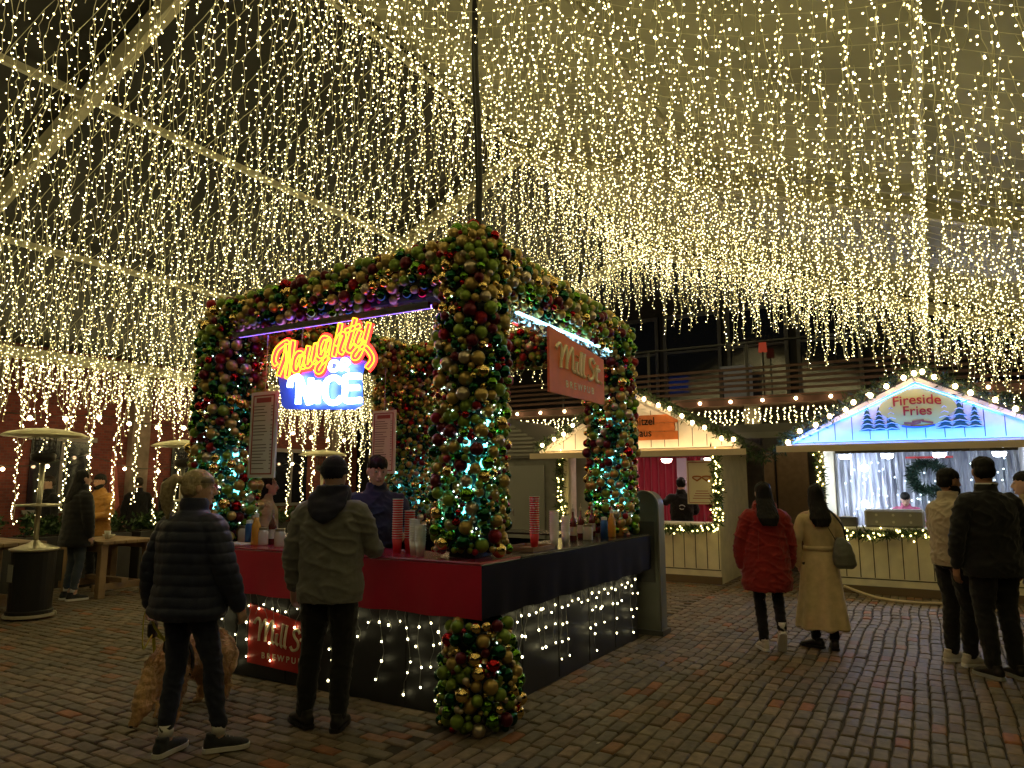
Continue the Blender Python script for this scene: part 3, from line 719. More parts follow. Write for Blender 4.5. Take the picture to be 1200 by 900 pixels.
def hand(mb, w, d, side, k=1, curl=.6, grip=False):
    """five-fingered hand: w wrist, d direction wrist->knuckles, side -1 left / 1 right hand"""
    d = Vector(d).normalized(); inn = Vector((-side, 0, 0)); inn = (inn-d*inn.dot(d)).normalized()   # palm faces the thigh
    fw = d.cross(inn)*side; fw = fw if fw.y > 0 or abs(fw.y) < .2 else -fw; fw = fw.normalized()
    kn = w+d*.085*k
    mb.loft([(w-d*.01, fw*.026*k, inn*.019*k), (w+d*.03*k, fw*.035*k, inn*.017*k), (kn, fw*.041*k, inn*.014*k), (kn+d*.008, fw*.036*k, inn*.010*k)], 12)
    for i, (o, ln) in enumerate(((.031, .072), (.0105, .082), (-.0105, .076), (-.031, .058))):
        p = kn+fw*o*k; c = curl*(1+.15*i) if not grip else 1.5
        a = d; pts = [p-d*.015]; ang = 0
        for s in (.45, .32, .23):
            ang += c*.5; dd = d*math.cos(ang)+inn*math.sin(ang); p = p+dd*ln*s*k; pts.append(p.copy())
        mb.tube(pts, [.0088*k, .0085*k, .0078*k, .0066*k], 7)
    p = w+d*.028*k+fw*.026*k; q = p+(d*.6+fw*.7+inn*.35).normalized()*.035*k; r = q+(d*.9+fw*.2+inn*.4).normalized()*.03*k
    mb.tube([p-fw*.01, q, r, r+d*.012*k], [.012*k, .0105*k, .009*k, .007*k], 7)
def person(label, u, v, face, h=1.75, coat=None, legs=None, shoes=None, hair=None, hairm=None, skin=SKIN, arms=None, feet=None, yaw=0, pitch=0, vox=.009, fem=False,
           group=None, z0=0, hem=.80, coatkind='jacket', hood=False, lean=0, wide=1.0, beard=None, sole=None, bag=None):
    s = h/1.75; t = thing('person', label, 'person', u, v, z0, group, rot=UA+face if False else face)
    t.location = W(u, v, z0); t.scale = (s, s, s)
    M = Matrix.Rotation(R(lean), 3, 'X')
    def L(p): p = Vector(p); q = p-V3(0, 0, .93); return M@q*1+V3(0, 0, .93) if p.z > .93 else p
    sh = .185*(.92 if fem else 1)*wide
    arms = arms or {}
    AL = arms.get('L', ((-sh-.075, .0, 1.13), (-sh-.07, .05, .87))); AR = arms.get('R', ((sh+.075, .0, 1.13), (sh+.07, .05, .87)))
    feet = feet or {'L': (-.10, .0, 8, 0), 'R': (.10, .0, -8, 0)}
    body = MB()
    # torso, neck
    tors = [(.88, .15, .105, 0), (.95, .16, .11, 0), (1.06, .135, .098, .0), (1.2, .15, .105, 0), (1.33, .165, .11, -.005), (1.42, .15, .09, -.01), (1.46, .08, .065, -.01), (1.49, .055, .058, -.005), (1.57, .052, .056, .01)]
    body.loft([(L((0, cy, z)), (a, 0, 0), (0, b, 0)) for z, a, b, cy in tors], 20)
    # head: rings of a real profile
    hc = L((0, .015, 1.56)); HR = Matrix.Rotation(R(yaw), 3, 'Z')@Matrix.Rotation(R(pitch), 3, 'X')
    def H(x, y, z): return hc+HR@V3(x, y, z-1.56)
    hr = [(1.520, .030, .030, .030), (1.530, .046, .050, .025), (1.550, .056, .070, .018), (1.575, .063, .083, .010), (1.605, .069, .091, .004), (1.635, .073, .095, 0), (1.665, .075, .097, -.003), (1.695, .073, .094, -.006), (1.72, .062, .080, -.008), (1.738, .042, .055, -.008), (1.748, .015, .02, -.008)]
    body.loft([(H(0, c, z), HR@V3(a, 0, 0), HR@V3(0, b, 0)) for z, a, b, c in hr], 24)
    body.tube([H(0, .094, 1.650), H(0, .108, 1.625), H(0, .116, 1.606), H(0, .098, 1.596)], [.008, .011, .014, .010], 8)
    for sx in (-1, 1):
        body.ball(H(sx*.013, .1, 1.602), .008, 8, 6); body.ball(H(sx*.077, -.005, 1.63), (.010, .02, .031), 10, 8, rot=HR)
        body.ball(H(sx*.029, .084, 1.662), (.022, .010, .006), 8, 6, rot=HR)
        body.ball(H(sx*.036, .068, 1.612), (.018, .014, .015), 8, 6)
    body.ball(H(0, .093, 1.578), (.024, .008, .0055), 10, 6, rot=HR); body.ball(H(0, .091, 1.567), (.020, .009, .006), 10, 6, rot=HR); body.ball(H(0, .082, 1.54), (.022, .016, .014), 8, 6)
    for sd, A in ((-1, AL), (1, AR)):
        S = L((sd*sh, -.01, 1.40)); E = Vector(A[0]); Wp = Vector(A[1])
        limb(body, [L((sd*.10, -.01, 1.41)), S, E, Wp], [.055, .05, .037, .024])
        d = (Wp-E).normalized() if len(A) < 3 else Vector(A[2])
        hand(body, Wp, d, sd, 1 if not fem else .92, .55, grip=len(A) > 3)
    ank = {}
    for sd, key in ((-1, 'L'), (1, 'R')):
        x, y, toe, lift = feet[key][:4]
        hip = V3(sd*.088, 0, .90); an = V3(x, y-.03, .085+lift); kn = hip.lerp(an, .5)+V3(sd*.005, .035+.22*lift, .02); ank[sd] = (an, kn, hip, toe, lift)
        limb(body, [hip, kn, an], [.085, .055, .038])
    body_o = solid('body', body, max(vox*.62, .0055), skin, t, 2)
    # eyes for faces that show
    if hair != 'hidden':
        for sx in (-1, 1): MB().ball(H(sx*.029, .0865, 1.645), (.0125, .007, .0075), 10, 6, rot=HR).build('eye', mat('eye_white', (.5, .48, .45), .2), body_o, smooth=True)
        for sx in (-1, 1): MB().ball(H(sx*.029, .0925, 1.645), (.0055, .0035, .0058), 8, 5, rot=HR).build('iris', mat('iris_brown', (.03, .015, .01), .15), body_o, smooth=True)
        e = MB()
        for sx in (-1, 1): e.tube([H(sx*.012, .096, 1.668), H(sx*.03, .095, 1.674), H(sx*.048, .082, 1.668)], [.003, .004, .002], 6, flat=.8)
        if hairm: e.build('eyebrow', hairm, body_o, smooth=True)
        e = MB(); e.ball(H(0, .0955, 1.5725), (.022, .008, .0075), 12, 6, rot=HR); e.build('lip', mat('lip', (.33, .10, .09), .4), body_o, smooth=True)
    # trousers
    if legs is not None:
        tr = MB(); rings(tr, [(.84, .10, .10, 0), (.88, .165, .125, -.01), (.95, .172, .128, -.01), (1.04, .155, .115, 0)] if coatkind != 'long' else [(.84, .10, .09, 0), (.88, .14, .10, 0), (.94, .13, .09, 0)], 24)
        tight = 1.08 if not fem else .9
        for sd in (-1, 1):
            an, kn, hip, toe, lift = ank[sd]
            up = V3(0, 0, .055 if not fem else .20 if sole and coatkind == 'puffer' and shoes is DS else .075)
            limb(tr, [hip, hip.lerp(kn, .5), kn, kn.lerp(an, .4)+V3(0, -.012, 0), an+up*.4], [.105, .092*tight, .071*tight, .068*tight, .056*tight], 14)
        sd_ = random.uniform(0, 50)
        solid('trousers', tr, vox, legs, t, 4, lambda c: .008*max(0, 1-2.2*abs(noise.noise(V3(c[0]*7+sd_, c[1]*7, c[2]*13+c[0]*6))))**2+.004*noise.noise(V3(c[0]*25, c[1]*25+sd_, c[2]*40))-.004)
    if shoes is not None:
        for sd in (-1, 1):
            an, kn, hip, toe, lift = ank[sd]; a = R(toe); tilt = -.9 if lift > .05 else 0
            RT = Matrix.Rotation(a, 3, 'Z')@Matrix.Rotation(tilt, 3, 'X'); o = V3(an.x, an.y, 0 if lift <= .05 else lift)
            if lift > .05: o = o+V3(0, -.02, .0)
            def F(x, y, z): return o+RT@V3(x, y, z)
            sm = MB(); sm.loft([(F(0, y, z), RT@V3(w, 0, 0), RT@V3(0, 0, hh)) for y, z, w, hh in ((-.085, .050, .018, .028), (-.075, .052, .033, .040), (-.04, .058, .040, .045), (.0, .062, .041, .048), (.05, .052, .045, .038), (.10, .043, .049, .029), (.145, .038, .045, .023), (.175, .034, .030, .017), (.185, .033, .010, .008))], 16)
            sm.loft([(F(0, -.025, .06), RT@V3(.038, 0, 0), RT@V3(0, .048, 0)), (F(0, -.03, .115), RT@V3(.040, 0, 0), RT@V3(0, .045, 0))], 14)
            so = solid('shoe', sm, .0065, shoes, t, 3)
            sb = MB(); pr = [(-.09, .022), (-.07, .037), (-.02, .042), (.05, .045), (.10, .051), (.15, .047), (.18, .03), (.192, .008)]
            lo = [F(-w, y, .003) for y, w in pr]+[F(w, y, .003) for y, w in pr[::-1]]; hi = [F(-w*1.03, y, .030) for y, w in pr]+[F(w*1.03, y, .030) for y, w in pr[::-1]]; n = len(lo)
            sb.add(lo+hi, [tuple(range(n))[::-1], tuple(range(n, 2*n))]+[(i, (i+1) % n, n+(i+1) % n, n+i) for i in range(n)]); sb.build('sole', sole or shoes, so)
            lc = MB()
            for k in range(4): y = .02+k*.022; z = .062+.048-.0095*k*1.15; lc.tube([F(-.022, y, z-.012), F(0, y+.004, z-.002), F(.022, y, z-.012)], .003, 5)
            lc.build('lace', mat('lace_grey', (.3, .3, .3), .7) if sole else shoes, so)
            if fem and sole: sk = MB(); sk.loft([(an+V3(0, 0, .01), (.035, 0, 0), (0, .043, 0)), (an+V3(0, 0, .095), (.043, 0, 0), (0, .048, 0))], 14); sk.build('sock', mat('white_sock', (.7, .68, .66), .8), t, smooth=True)
    if coat is not None:
        w = wide; c = MB()
        if coatkind == 'parka':
            P = [(hem, .25, .20, -.01), (hem+.05, .26, .205, -.01), (.9, .25, .19, 0), (1.1, .235, .172, 0), (1.3, .215, .15, -.01), (1.4, .185, .13, -.012), (1.46, .12, .10, -.01), (1.5, .09, .088, 0), (1.55, .085, .085, 0)]
        elif coatkind == 'long':
            P = [(hem, .275, .25, .0), (hem+.3, .235, .20, 0), (.85, .20, .155, 0), (1.04, .158, .118, 0), (1.08, .155, .115, 0), (1.2, .172, .122, 0), (1.33, .185, .125, -.01), (1.41, .165, .105, -.012), (1.455, .11, .082, -.01), (1.49, .075, .070, 0), (1.53, .07, .07, 0)]
        elif coatkind == 'puffer':
            P = [(hem, .235*w, .19, -.01), (hem+.04, .25*w, .205, -.01), (1.0, .232*w, .185, 0), (1.15, .232*w, .18, 0), (1.3, .232*w, .17, -.01), (1.4, .20*w, .145, -.012), (1.46, .125, .10, -.01), (1.5, .092, .090, 0), (1.57, .088, .09, 0)]
        else:
            P = [(hem, .205*w, .155, -.0), (hem+.05, .212*w, .16, 0), (1.0, .20*w, .15, 0), (1.15, .205*w, .148, 0), (1.3, .21*w, .145, -.01), (1.38, .195*w, .128, -.012), (1.44, .14*w, .10, -.012), (1.48, .085, .078, -.005), (1.54, .078, .078, .0)]
        c.loft([(L((0, q[3], q[0])), (q[1], 0, 0), (0, q[2], 0)) for q in P], 28)
        sr = {'puffer': (.096, .088, .072, .052), 'long': (.07, .062, .052, .048), 'jacket': (.085, .070, .056, .044), 'parka': (.09, .082, .07, .056)}[coatkind]
        for sd, A in ((-1, AL), (1, AR)):
            S = L((sd*(sh-.01), -.01, 1.385)); E = Vector(A[0]); Wp = Vector(A[1]); limb(c, [L((sd*.08, -.01, 1.38)), S, S.lerp(E, .55), E, E.lerp(Wp, .55), Wp-(Wp-E).normalized()*.01], [sr[0]*.9, sr[0], sr[1], sr[1]*.9, sr[2], sr[3]], 14)
        if hood:
            c.loft([(L((0, y, z)), (a, 0, 0), (0, b*.8, b*.5)) for y, z, a, b in ((-.05, 1.53, .105, .09), (-.085, 1.485, .125, .10), (-.115, 1.43, .115, .085), (-.125, 1.385, .07, .05))], 18)
            c.loft([(L((0, .0, 1.44)), (.115, 0, 0), (0, .105, .0)), (L((0, -.005, 1.49)), (.118, 0, 0), (0, .11, .0)), (L((0, -.01, 1.535)), (.108, 0, 0), (0, .105, .0))], 20)
        ph = random.uniform(0, 50)
        if coatkind == 'puffer':
            def dsp(cc):
                z = cc[2]+.012*noise.noise(V3(cc[0]*4, cc[1]*4, ph)); q = abs(math.sin(z*PI/.068)); return .008*q**.5-.005+.005*noise.noise(V3(cc[0]*14, cc[1]*14, cc[2]*14))
        elif coatkind == 'long':
            def dsp(cc):
                a = math.atan2(cc[1], cc[0]); k = max(0, 1-cc[2]); return .020*k*math.sin(a*7+ph)+.006*noise.noise(V3(cc[0]*8+ph, cc[1]*8, cc[2]*5))
        else:
            def dsp(cc):
                r1 = 1-2*abs(noise.noise(V3(cc[0]*5+ph, cc[1]*5, cc[2]*11+cc[0]*4))); r2 = 1-2*abs(noise.noise(V3(cc[0]*13+ph, cc[1]*13, cc[2]*20-cc[0]*9))); return .013*(r1**3 if r1 > 0 else 0)+.006*r2-.004
        co = solid('coat' if coatkind == 'long' else 'jacket', c, vox, coat, t, 4, dsp)
        if coatkind == 'long':
            b = MB(); b.loft([(V3(0, 0, 1.04), (.168, 0, 0), (0, .128, 0)), (V3(0, 0, 1.085), (.166, 0, 0), (0, .126, 0))], 28); b.build('belt', coat, co, smooth=True)
        elif coatkind == 'jacket' and not hood:
            b = MB(); b.loft([(V3(0, 0, hem-.005), (.209*w, 0, 0), (0, .160, 0)), (V3(0, 0, hem+.05), (.213*w, 0, 0), (0, .164, 0))], 28, cap=False); b.build('hem_band', coat, co, smooth=True)
        else:
            b = MB(); 
            for sd in (-1, 1): b.tube([V3(sd*.10, -.155, 1.25), V3(sd*.12, -.165, .95)], .003, 5)
            b.build('seam', coat, co)
    # hair
    hb_ = .075 if hood else .012 if coatkind in ('puffer', 'long') else 0
    hm = MB(); HRX = HR
    def shell(sx=.082, sy=.102, sz=.092, dy=-.018, z=1.665): hm.ball(H(0, dy, z), (sx, sy, sz), 20, 14, rot=HRX)
    if hair == 'short':
        shell(.082, .101, .076, -.005, 1.692); hm.ball(H(0, -.034, 1.645), (.081, .074, .078), 16, 12, rot=HRX)
    elif hair == 'ponytail':
        shell(.085, .103, .090, -.012, 1.672); hm.ball(H(0, -.040, 1.630), (.083, .074, .075), 16, 12, rot=HRX)
        hm.tube([H(0, -.10, 1.675), H(0, -.15, 1.685), H(-.02, -.185, 1.64), H(-.03, -.185, 1.56), H(-.035, -.17, 1.48), H(-.03, -.16, 1.42)], [.025, .032, .045, .044, .032, .012], 12)
    elif hair in ('long', 'longest'):
        shell(.083, .102, .092, -.014, 1.670); e = 1.30 if hair == 'long' else 1.22
        hm.loft([(H(0, -.03, 1.66), HRX@V3(.083, 0, 0), HRX@V3(0, .085, 0)), (H(0, -.045, 1.58), HRX@V3(.088, 0, 0), HRX@V3(0, .078, 0)), (L((0, -.075-hb_*.5, 1.48)), (.105, 0, 0), (0, .062, 0)), (L((0, -.125-hb_, 1.38)), (.115, 0, 0), (0, .04, 0)), (L((0, -.145-hb_*1.05, e)), (.075, 0, 0), (0, .022, 0))], 18)
    if hair and hair != 'beanie' and hair != 'hidden':
        solid('hair', hm, .006, hairm, t, 2, lambda c: .0014*math.sin(math.atan2(c[1], c[0])*44+c[2]*20+3*noise.noise(V3(c[0]*9, c[1]*9, c[2]*9)))+.006*noise.noise(V3(c[0]*45, c[1]*45, c[2]*12)))
    if hair == 'beanie':
        shell(.086, .105, .098, -.012, 1.668); hm.loft([(H(0, -.012, 1.632), HRX@V3(.088, 0, 0), HRX@V3(0, .104, 0)), (H(0, -.012, 1.68), HRX@V3(.092, 0, 0), HRX@V3(0, .110, 0))], 22)
        solid('beanie', hm, .006, hairm, t, 2, lambda c: .0022*math.sin(math.atan2(c[1], c[0])*46))
    if beard:
        bm2 = MB(); bm2.loft([(H(0, .045, 1.512), HRX@V3(.035, 0, 0), HRX@V3(0, .045, 0)), (H(0, .038, 1.535), HRX@V3(.058, 0, 0), HRX@V3(0, .065, 0)), (H(0, .020, 1.565), HRX@V3(.067, 0, 0), HRX@V3(0, .082, 0)), (H(0, .004, 1.600), HRX@V3(.074, 0, 0), HRX@V3(0, .072, 0))], 20)
        solid('beard', bm2, .006, beard, t, 2, lambda c: .004*noise.noise(V3(c[0]*70, c[1]*70, c[2]*70)))
    return t, H, s
def cloth(n, c, rough=.85, sheen=.2, amt=.12): return mat(n, c, rough, noise_amt=amt, nscale=14, bump=.25, bscale=160, sheen=sheen, spec=.3)
NV = cloth('navy_puffer', (.022, .028, .065), .5, .1); NT = cloth('navy_trousers', (.014, .018, .040)); OL = cloth('olive_jacket', (.18, .18, .168)); BK = cloth('black_fabric', (.010, .010, .012))
DKN = cloth('dark_navy_knit', (.012, .013, .035)); REDC = cloth('red_coat', (.27, .018, .014), .75); CRM = cloth('cream_wool', (.66, .52, .30), .85); BEI = cloth('beige_jacket', (.48, .40, .29)); MUS = cloth('mustard_jacket', (.34, .16, .035)); JN = cloth('blue_jeans', (.06, .08, .11)); PNK = cloth('pink_shirt', (.55, .14, .28)); CRT = cloth('cream_top', (.42, .33, .22))
BLON = mat('blond_hair', (.40, .32, .19), .5, noise_amt=.35, nscale=55); BLH = mat('black_hair', (.008, .007, .007), .55, spec=.2, noise_amt=.2); BRH = mat('brown_hair', (.025, .014, .01), .5)
WS = mat('white_rubber', (.80, .78, .74), .6); WSH = cloth('white_sneaker', (.60, .56, .48)); DS = cloth('dark_sneaker', (.03, .032, .04)); BOOT = mat('black_leather', (.015, .013, .012), .45)
# face: rotation about z of a figure that looks along +y (away from the camera)
def at(px, y, dv=0):
                              # ground spot from a pixel of the photograph
    a = px-600; b = 450-y; d = Vector((a, 832*math.cos(PITCH)-b*math.sin(PITCH), 832*math.sin(PITCH)+b*math.cos(PITCH))); t = -CAMH/d.z; return UV(d.x*t, d.y*t)
random.seed(5)
# 1 woman with the dog
u_, v_ = at(211, 874)
w1, H1, s1 = person('woman in a navy puffer jacket with a blond ponytail, holding a yellow dog lead', u_, v_, R(-24), 1.69, NV, NT, DS, 'ponytail', BLON, arms={'L': ((-.30, -.05, 1.12), (-.355, .0, .855), (-.1, .12, -1), 1), 'R': ((.30, .0, 1.12), (.315, .12, .87))}, feet={'L': (.04, -.12, 10, 0), 'R': (.29, .06, -40, 0)},
                    yaw=-38, pitch=-4, vox=.008, fem=True, hem=.80, coatkind='puffer', sole=WS, wide=1.16)
hb = MB(); hb.loft([(H1(0, -.006, 1.668), Matrix.Rotation(R(-38), 3, 'Z')@V3(.084, 0, 0), Matrix.Rotation(R(-38), 3, 'Z')@V3(0, .104, 0)), (H1(0, -.010, 1.708), Matrix.Rotation(R(-38), 3, 'Z')@V3(.079, 0, 0), Matrix.Rotation(R(-38), 3, 'Z')@V3(0, .098, 0))], 24, cap=False)
o = hb.build('headband', cloth('tan_headband', (.26, .22, .15)), w1, smooth=True); sdm = o.modifiers.new('t', 'SOLIDIFY'); sdm.thickness = .006
# 2 hooded man at the counter
u_, v_ = at(381, 850)
w2, H2, s2 = person('man in an olive jacket with dark hood and beanie at the red counter', u_, v_, R(-6), 1.79, OL, BK, BOOT, 'beanie', DKN, arms={'L': ((-.275, .0, 1.12), (-.28, .05, .87)), 'R': ((.265, .06, 1.14), (.24, .27, 1.10), (-.2, 1, -.1))}, feet={'L': (-.13, .0, 48, 0), 'R': (.11, -.04, 4, 0)}, yaw=-8, pitch=-4, vox=.008, hem=.80, coatkind='jacket', wide=1.06)
hd = MB()
hd.loft([((0, y, z), (a, 0, 0), (0, b*.8, b*.55)) for y, z, a, b in ((-.04, 1.545, .10, .08), (-.075, 1.50, .135, .105), (-.115, 1.44, .140, .10), (-.145, 1.37, .10, .07), (-.150, 1.325, .04, .03))], 20)
hd.loft([((0, .01, 1.43), (.12, 0, 0), (0, .11, 0)), ((0, .005, 1.50), (.125, 0, 0), (0, .118, 0)), ((0, 0, 1.56), (.112, 0, 0), (0, .105, 0))], 22)
solid('hood', hd, .008, DKN, w2, 4, lambda c: .008*noise.noise(V3(c[0]*14, c[1]*14, c[2]*20)))
# 3 barman
u_, v_ = g(441, 6.25)
person('barman with short dark hair in a navy top, facing the camera behind the red counter', u_, v_, R(180+14), 1.84, cloth('barman_top', (.02, .028, .07)), BK, BOOT, 'short', BLH, SKIN, arms={'L': ((-.27, .05, 1.13), (-.2, .30, 1.12), (.2, 1, 0)), 'R': ((.27, .05, 1.13), (.2, .30, 1.12), (-.2, 1, 0))}, yaw=10, pitch=-12, vox=.009)
# 4 black-haired woman beyond the kiosk
u_, v_ = g(313, 8.3)
person('woman with long black hair in a cream top beyond the left end of the kiosk', u_, v_, R(-75), 1.70, CRT, BK, BOOT, 'long', BLH, fem=True, vox=.012)
# 5,6 couple at the timber table
u_, v_ = at(84, 703)
person('person with long black hair, black coat and blue jeans standing at the timber table', u_, v_, R(-35), 1.80, BK, JN, DS, 'long', BLH, fem=True, vox=.012, hem=.72, coatkind='puffer', sole=WS, wide=1.1)
u_, v_ = g(118, 11.6)
person('bearded man in a mustard jacket facing the camera behind the timber table', u_, v_, R(165), 1.76, MUS, BK, BOOT, 'short', BLH, SKIN2, arms={'L': ((-.26, .03, 1.12), (-.1, .26, 1.08), (1, .3, 0)), 'R': ((.26, .03, 1.12), (.1, .28, 1.10), (-1, .3, 0))}, vox=.012, beard=BLH)
for px, D, f, lb in ((163, 15.2, 40, 'person in dark clothes by the brick wall just right of the mustard jacket'), (196, 15.6, -60, 'person in black farthest back beside the brick wall, near the left kiosk column'), (58, 12.6, 150, 'person in a black coat partly hidden behind the patio heater')):
    u_, v_ = g(px, D); person(lb, u_, v_, R(f), 1.74, BK, BK, BOOT, 'short', BRH, vox=.016)
# 7 hut workers
u_, v_ = g(798, 12.9)
ph, _, _ = person('worker in a black hoodie with a white print inside the red curtained hut', u_, v_, R(-12), 1.72, BK, BK, BOOT, 'short', BLH, arms={'L': ((-.30, .1, 1.30), (-.12, .24, 1.38), (1, .2, 0)), 'R': ((.27, .1, 1.15), (.15, .3, 1.1), (0, 1, 0))}, vox=.012)
pm = MB()
for a0, a1, r in ((.3, 2.6, .055), (3.4, 5.6, .04)):
    pm.tube([(r*math.cos(a0+(a1-a0)*i/8), -.160, 1.22+r*.8*math.sin(a0+(a1-a0)*i/8)) for i in range(9)], .009, 6)
pm.build('back_print', mat('print_white', (.6, .6, .58), .7), ph)
u_, v_ = g(1060, 12.0)
person('worker in a pink shirt bending down inside the blue lit hut', u_, v_, R(150), 1.52, PNK, BK, BOOT, 'short', BLH, lean=-22, pitch=-30, vox=.012)
# 8 couple walking away
u_, v_ = at(903, 762)
person('woman in a red hooded jacket with dark hair, walking away with one heel lifted', u_, v_, R(-6), 1.62, REDC, BK, WSH, 'long', BLH, fem=True, vox=.009, hem=.62, coatkind='parka', hood=True, wide=1.08, feet={'L': (-.06, .03, 5, 0), 'R': (.10, -.08, -6, .13)}, yaw=8, sole=WS)
u_, v_ = at(967, 760)
w9, H9, s9 = person('woman in a long belted cream coat with dark hair and a bag, seen from behind', u_, v_, R(-8), 1.60, CRM, BK, BOOT, 'long', BLH, fem=True, vox=.009, hem=.22, coatkind='long', feet={'L': (-.08, .05, 45, 0), 'R': (.09, -.02, -10, 0)}, arms={'L': ((-.24, .0, 1.13), (-.21, .06, .88)), 'R': ((.25, .02, 1.14), (.16, .18, 1.18), (-.5, 1, .4))}, yaw=-14)
bg = thing('shoulder_bag', 'grey green leather shoulder bag hanging on the back of the cream coat', 'bag', u_, v_, 0, rot=R(-8)); bg.scale = (s9,)*3
LE = mat('grey_green_leather', (.13, .14, .11), .4, bump=.3, bscale=60)
b = MB(); b.loft([((.175, -.165, 1.19), (.035, 0, 0), (0, .02, 0)), ((.19, -.17, 1.12), (.085, 0, 0), (0, .045, 0)), ((.20, -.175, 1.0), (.115, 0, 0), (0, .06, 0)), ((.21, -.175, .90), (.12, 0, 0), (0, .055, 0)), ((.21, -.175, .86), (.085, 0, 0), (0, .03, 0))], 20)
bo = solid('bag_body', b, .008, LE, bg, 3, lambda c: .006*noise.noise(V3(c[0]*20, c[1]*20, c[2]*20)))
b = MB(); b.tube(crom([(.13, -.16, 1.16), (.06, -.155, 1.30), (.02, -.11, 1.445), (.05, .03, 1.50)], 6), .011, 6, flat=.4); b.tube(crom([(.24, -.15, 1.14), (.22, -.14, 1.30), (.14, -.08, 1.44), (.12, .02, 1.48)], 6), .011, 6, flat=.4); b.build('strap', BOOT, bg, smooth=True)
# 9 the three on the right
u_, v_ = at(1128, 778)
person('bearded man in a beige jacket, black trousers and white sneakers, turned to the right', u_, v_, R(-82), 1.74, BEI, BK, WSH, 'short', BLH, SKIN2, fem=False, vox=.009, hem=.88, beard=BLH, sole=WS, arms={'L': ((-.24, .02, 1.13), (-.14, .24, 1.08), (.5, 1, 0)), 'R': ((.25, .03, 1.13), (.17, .22, 1.06), (-.3, 1, 0))}, feet={'L': (-.10, .02, 0, 0), 'R': (.10, .04, 0, 0)})
u_, v_ = at(1176, 794)
ww, HW, _ = person('broad man all in black, seen from behind near the right edge', u_, v_, R(4), 1.83, BK, BK, BOOT, 'short', BLH, SKIN2, vox=.009, hem=.80, wide=1.12, yaw=-22, sole=mat('grey_rubber', (.35, .35, .33), .6))
MB().loft([((0, -.004, 1.535), (.081, 0, 0), (0, .081, 0)), ((0, -.004, 1.545), (.080, 0, 0), (0, .080, 0))], 24, cap=False).build('collar_line', mat('white_trim', (.75, .75, .72), .7), ww, smooth=True)
u_, v_ = g(1203, 7.2)
person('person in a beige coat half hidden behind the broad man in black', u_, v_, R(60), 1.72, cloth('sand_coat', (.40, .30, .17)), BK, WSH, 'short', BLH, SKIN, vox=.012, hem=.75, sole=WS, arms={'L': ((-.25, .06, 1.15), (-.16, .28, 1.2), (.3, 1, .2)), 'R': ((.25, .06, 1.15), (.2, .26, 1.15), (-.3, 1, 0))})
# ---------------------------------------------------------------- DOG (stands across, nose to the ground on the left)
u_, v_ = g(238, 5.35)
dog = thing('dog', 'golden retriever with its nose down on the bricks, standing behind the woman in navy', 'dog', u_, v_, 0, rot=R(180+70)); dog.scale = (.82,)*3  # local +x = rump... nose along +x
FUR = mat('golden_fur', (.62, .38, .18), .75, noise_amt=.35, nscale=9, bump=.6, bscale=70, sheen=.3)
d = MB()
d.loft([((x, 0, z), (0, ry, 0), (rz*.0, 0, rz)) for x, z, ry, rz in ((-.36, .50, .05, .06), (-.33, .50, .11, .13), (-.24, .495, .135, .155), (-.10, .485, .125, .15), (.05, .475, .135, .17), (.18, .47, .14, .185), (.27, .47, .12, .165), (.33, .46, .08, .12))], 20)
d.tube(crom([(.24, 0, .52), (.36, 0, .45), (.45, 0, .33), (.50, 0, .23)], 4), [.13, .125, .12, .115, .11, .105, .10, .095, .09, .088, .085, .082, .08], 16)
d.ball((.51, 0, .19), (.085, .082, .095), 16, 12); d.tube([(.53, 0, .16), (.565, 0, .10), (.585, 0, .055), (.59, 0, .04)], [.055, .046, .038, .03], 12); d.ball((.545, 0, .125), (.045, .05, .05), 12, 8)
for sy in (-1, 1):
    d.tube(crom([(.47, sy*.075, .22), (.45, sy*.10, .19), (.475, sy*.105, .12), (.50, sy*.10, .09)], 3), [.02, .022, .028, .032, .034, .034, .032, .028, .022, .012], 8, flat=.45)
    # front legs: elbow, wrist, paw
    sx = .03 if sy > 0 else -.03
    limb(d, [(.24, sy*.095, .42), (.20+sx, sy*.10, .30), (.235+sx, sy*.10, .15), (.225+sx, sy*.10, .05)], [.075, .052, .036, .032], 12)
    d.ball((.25+sx, sy*.10, .028), (.052, .036, .028), 12, 8)
    # hind legs: knee forward, hock backward
    sx = -.04 if sy > 0 else .03
    limb(d, [(-.26, sy*.085, .46), (-.16+sx, sy*.10, .32), (-.29+sx, sy*.10, .19), (-.265+sx, sy*.10, .05)], [.12, .085, .038, .032], 12)
    d.ball((-.235+sx, sy*.10, .028), (.055, .036, .028), 12, 8)
do = solid('body', d, .009, FUR, dog, 4, lambda c: .010*noise.noise(V3(c[0]*16, c[1]*16, c[2]*30))+.007*noise.noise(V3(c[0]*45, c[1]*45, c[2]*14)))
tl = MB(); tl.tube(crom([(-.34, 0, .56), (-.42, .01, .50), (-.47, .02, .38), (-.46, .03, .26), (-.43, .03, .20)], 4), [.03, .035, .04, .045, .05, .055, .06, .062, .062, .060, .055, .05, .045, .038, .03, .02, .01], 12)
solid('tail', tl, .009, FUR, dog, 3, lambda c: .012*noise.noise(V3(c[0]*30, c[1]*30, c[2]*14)))
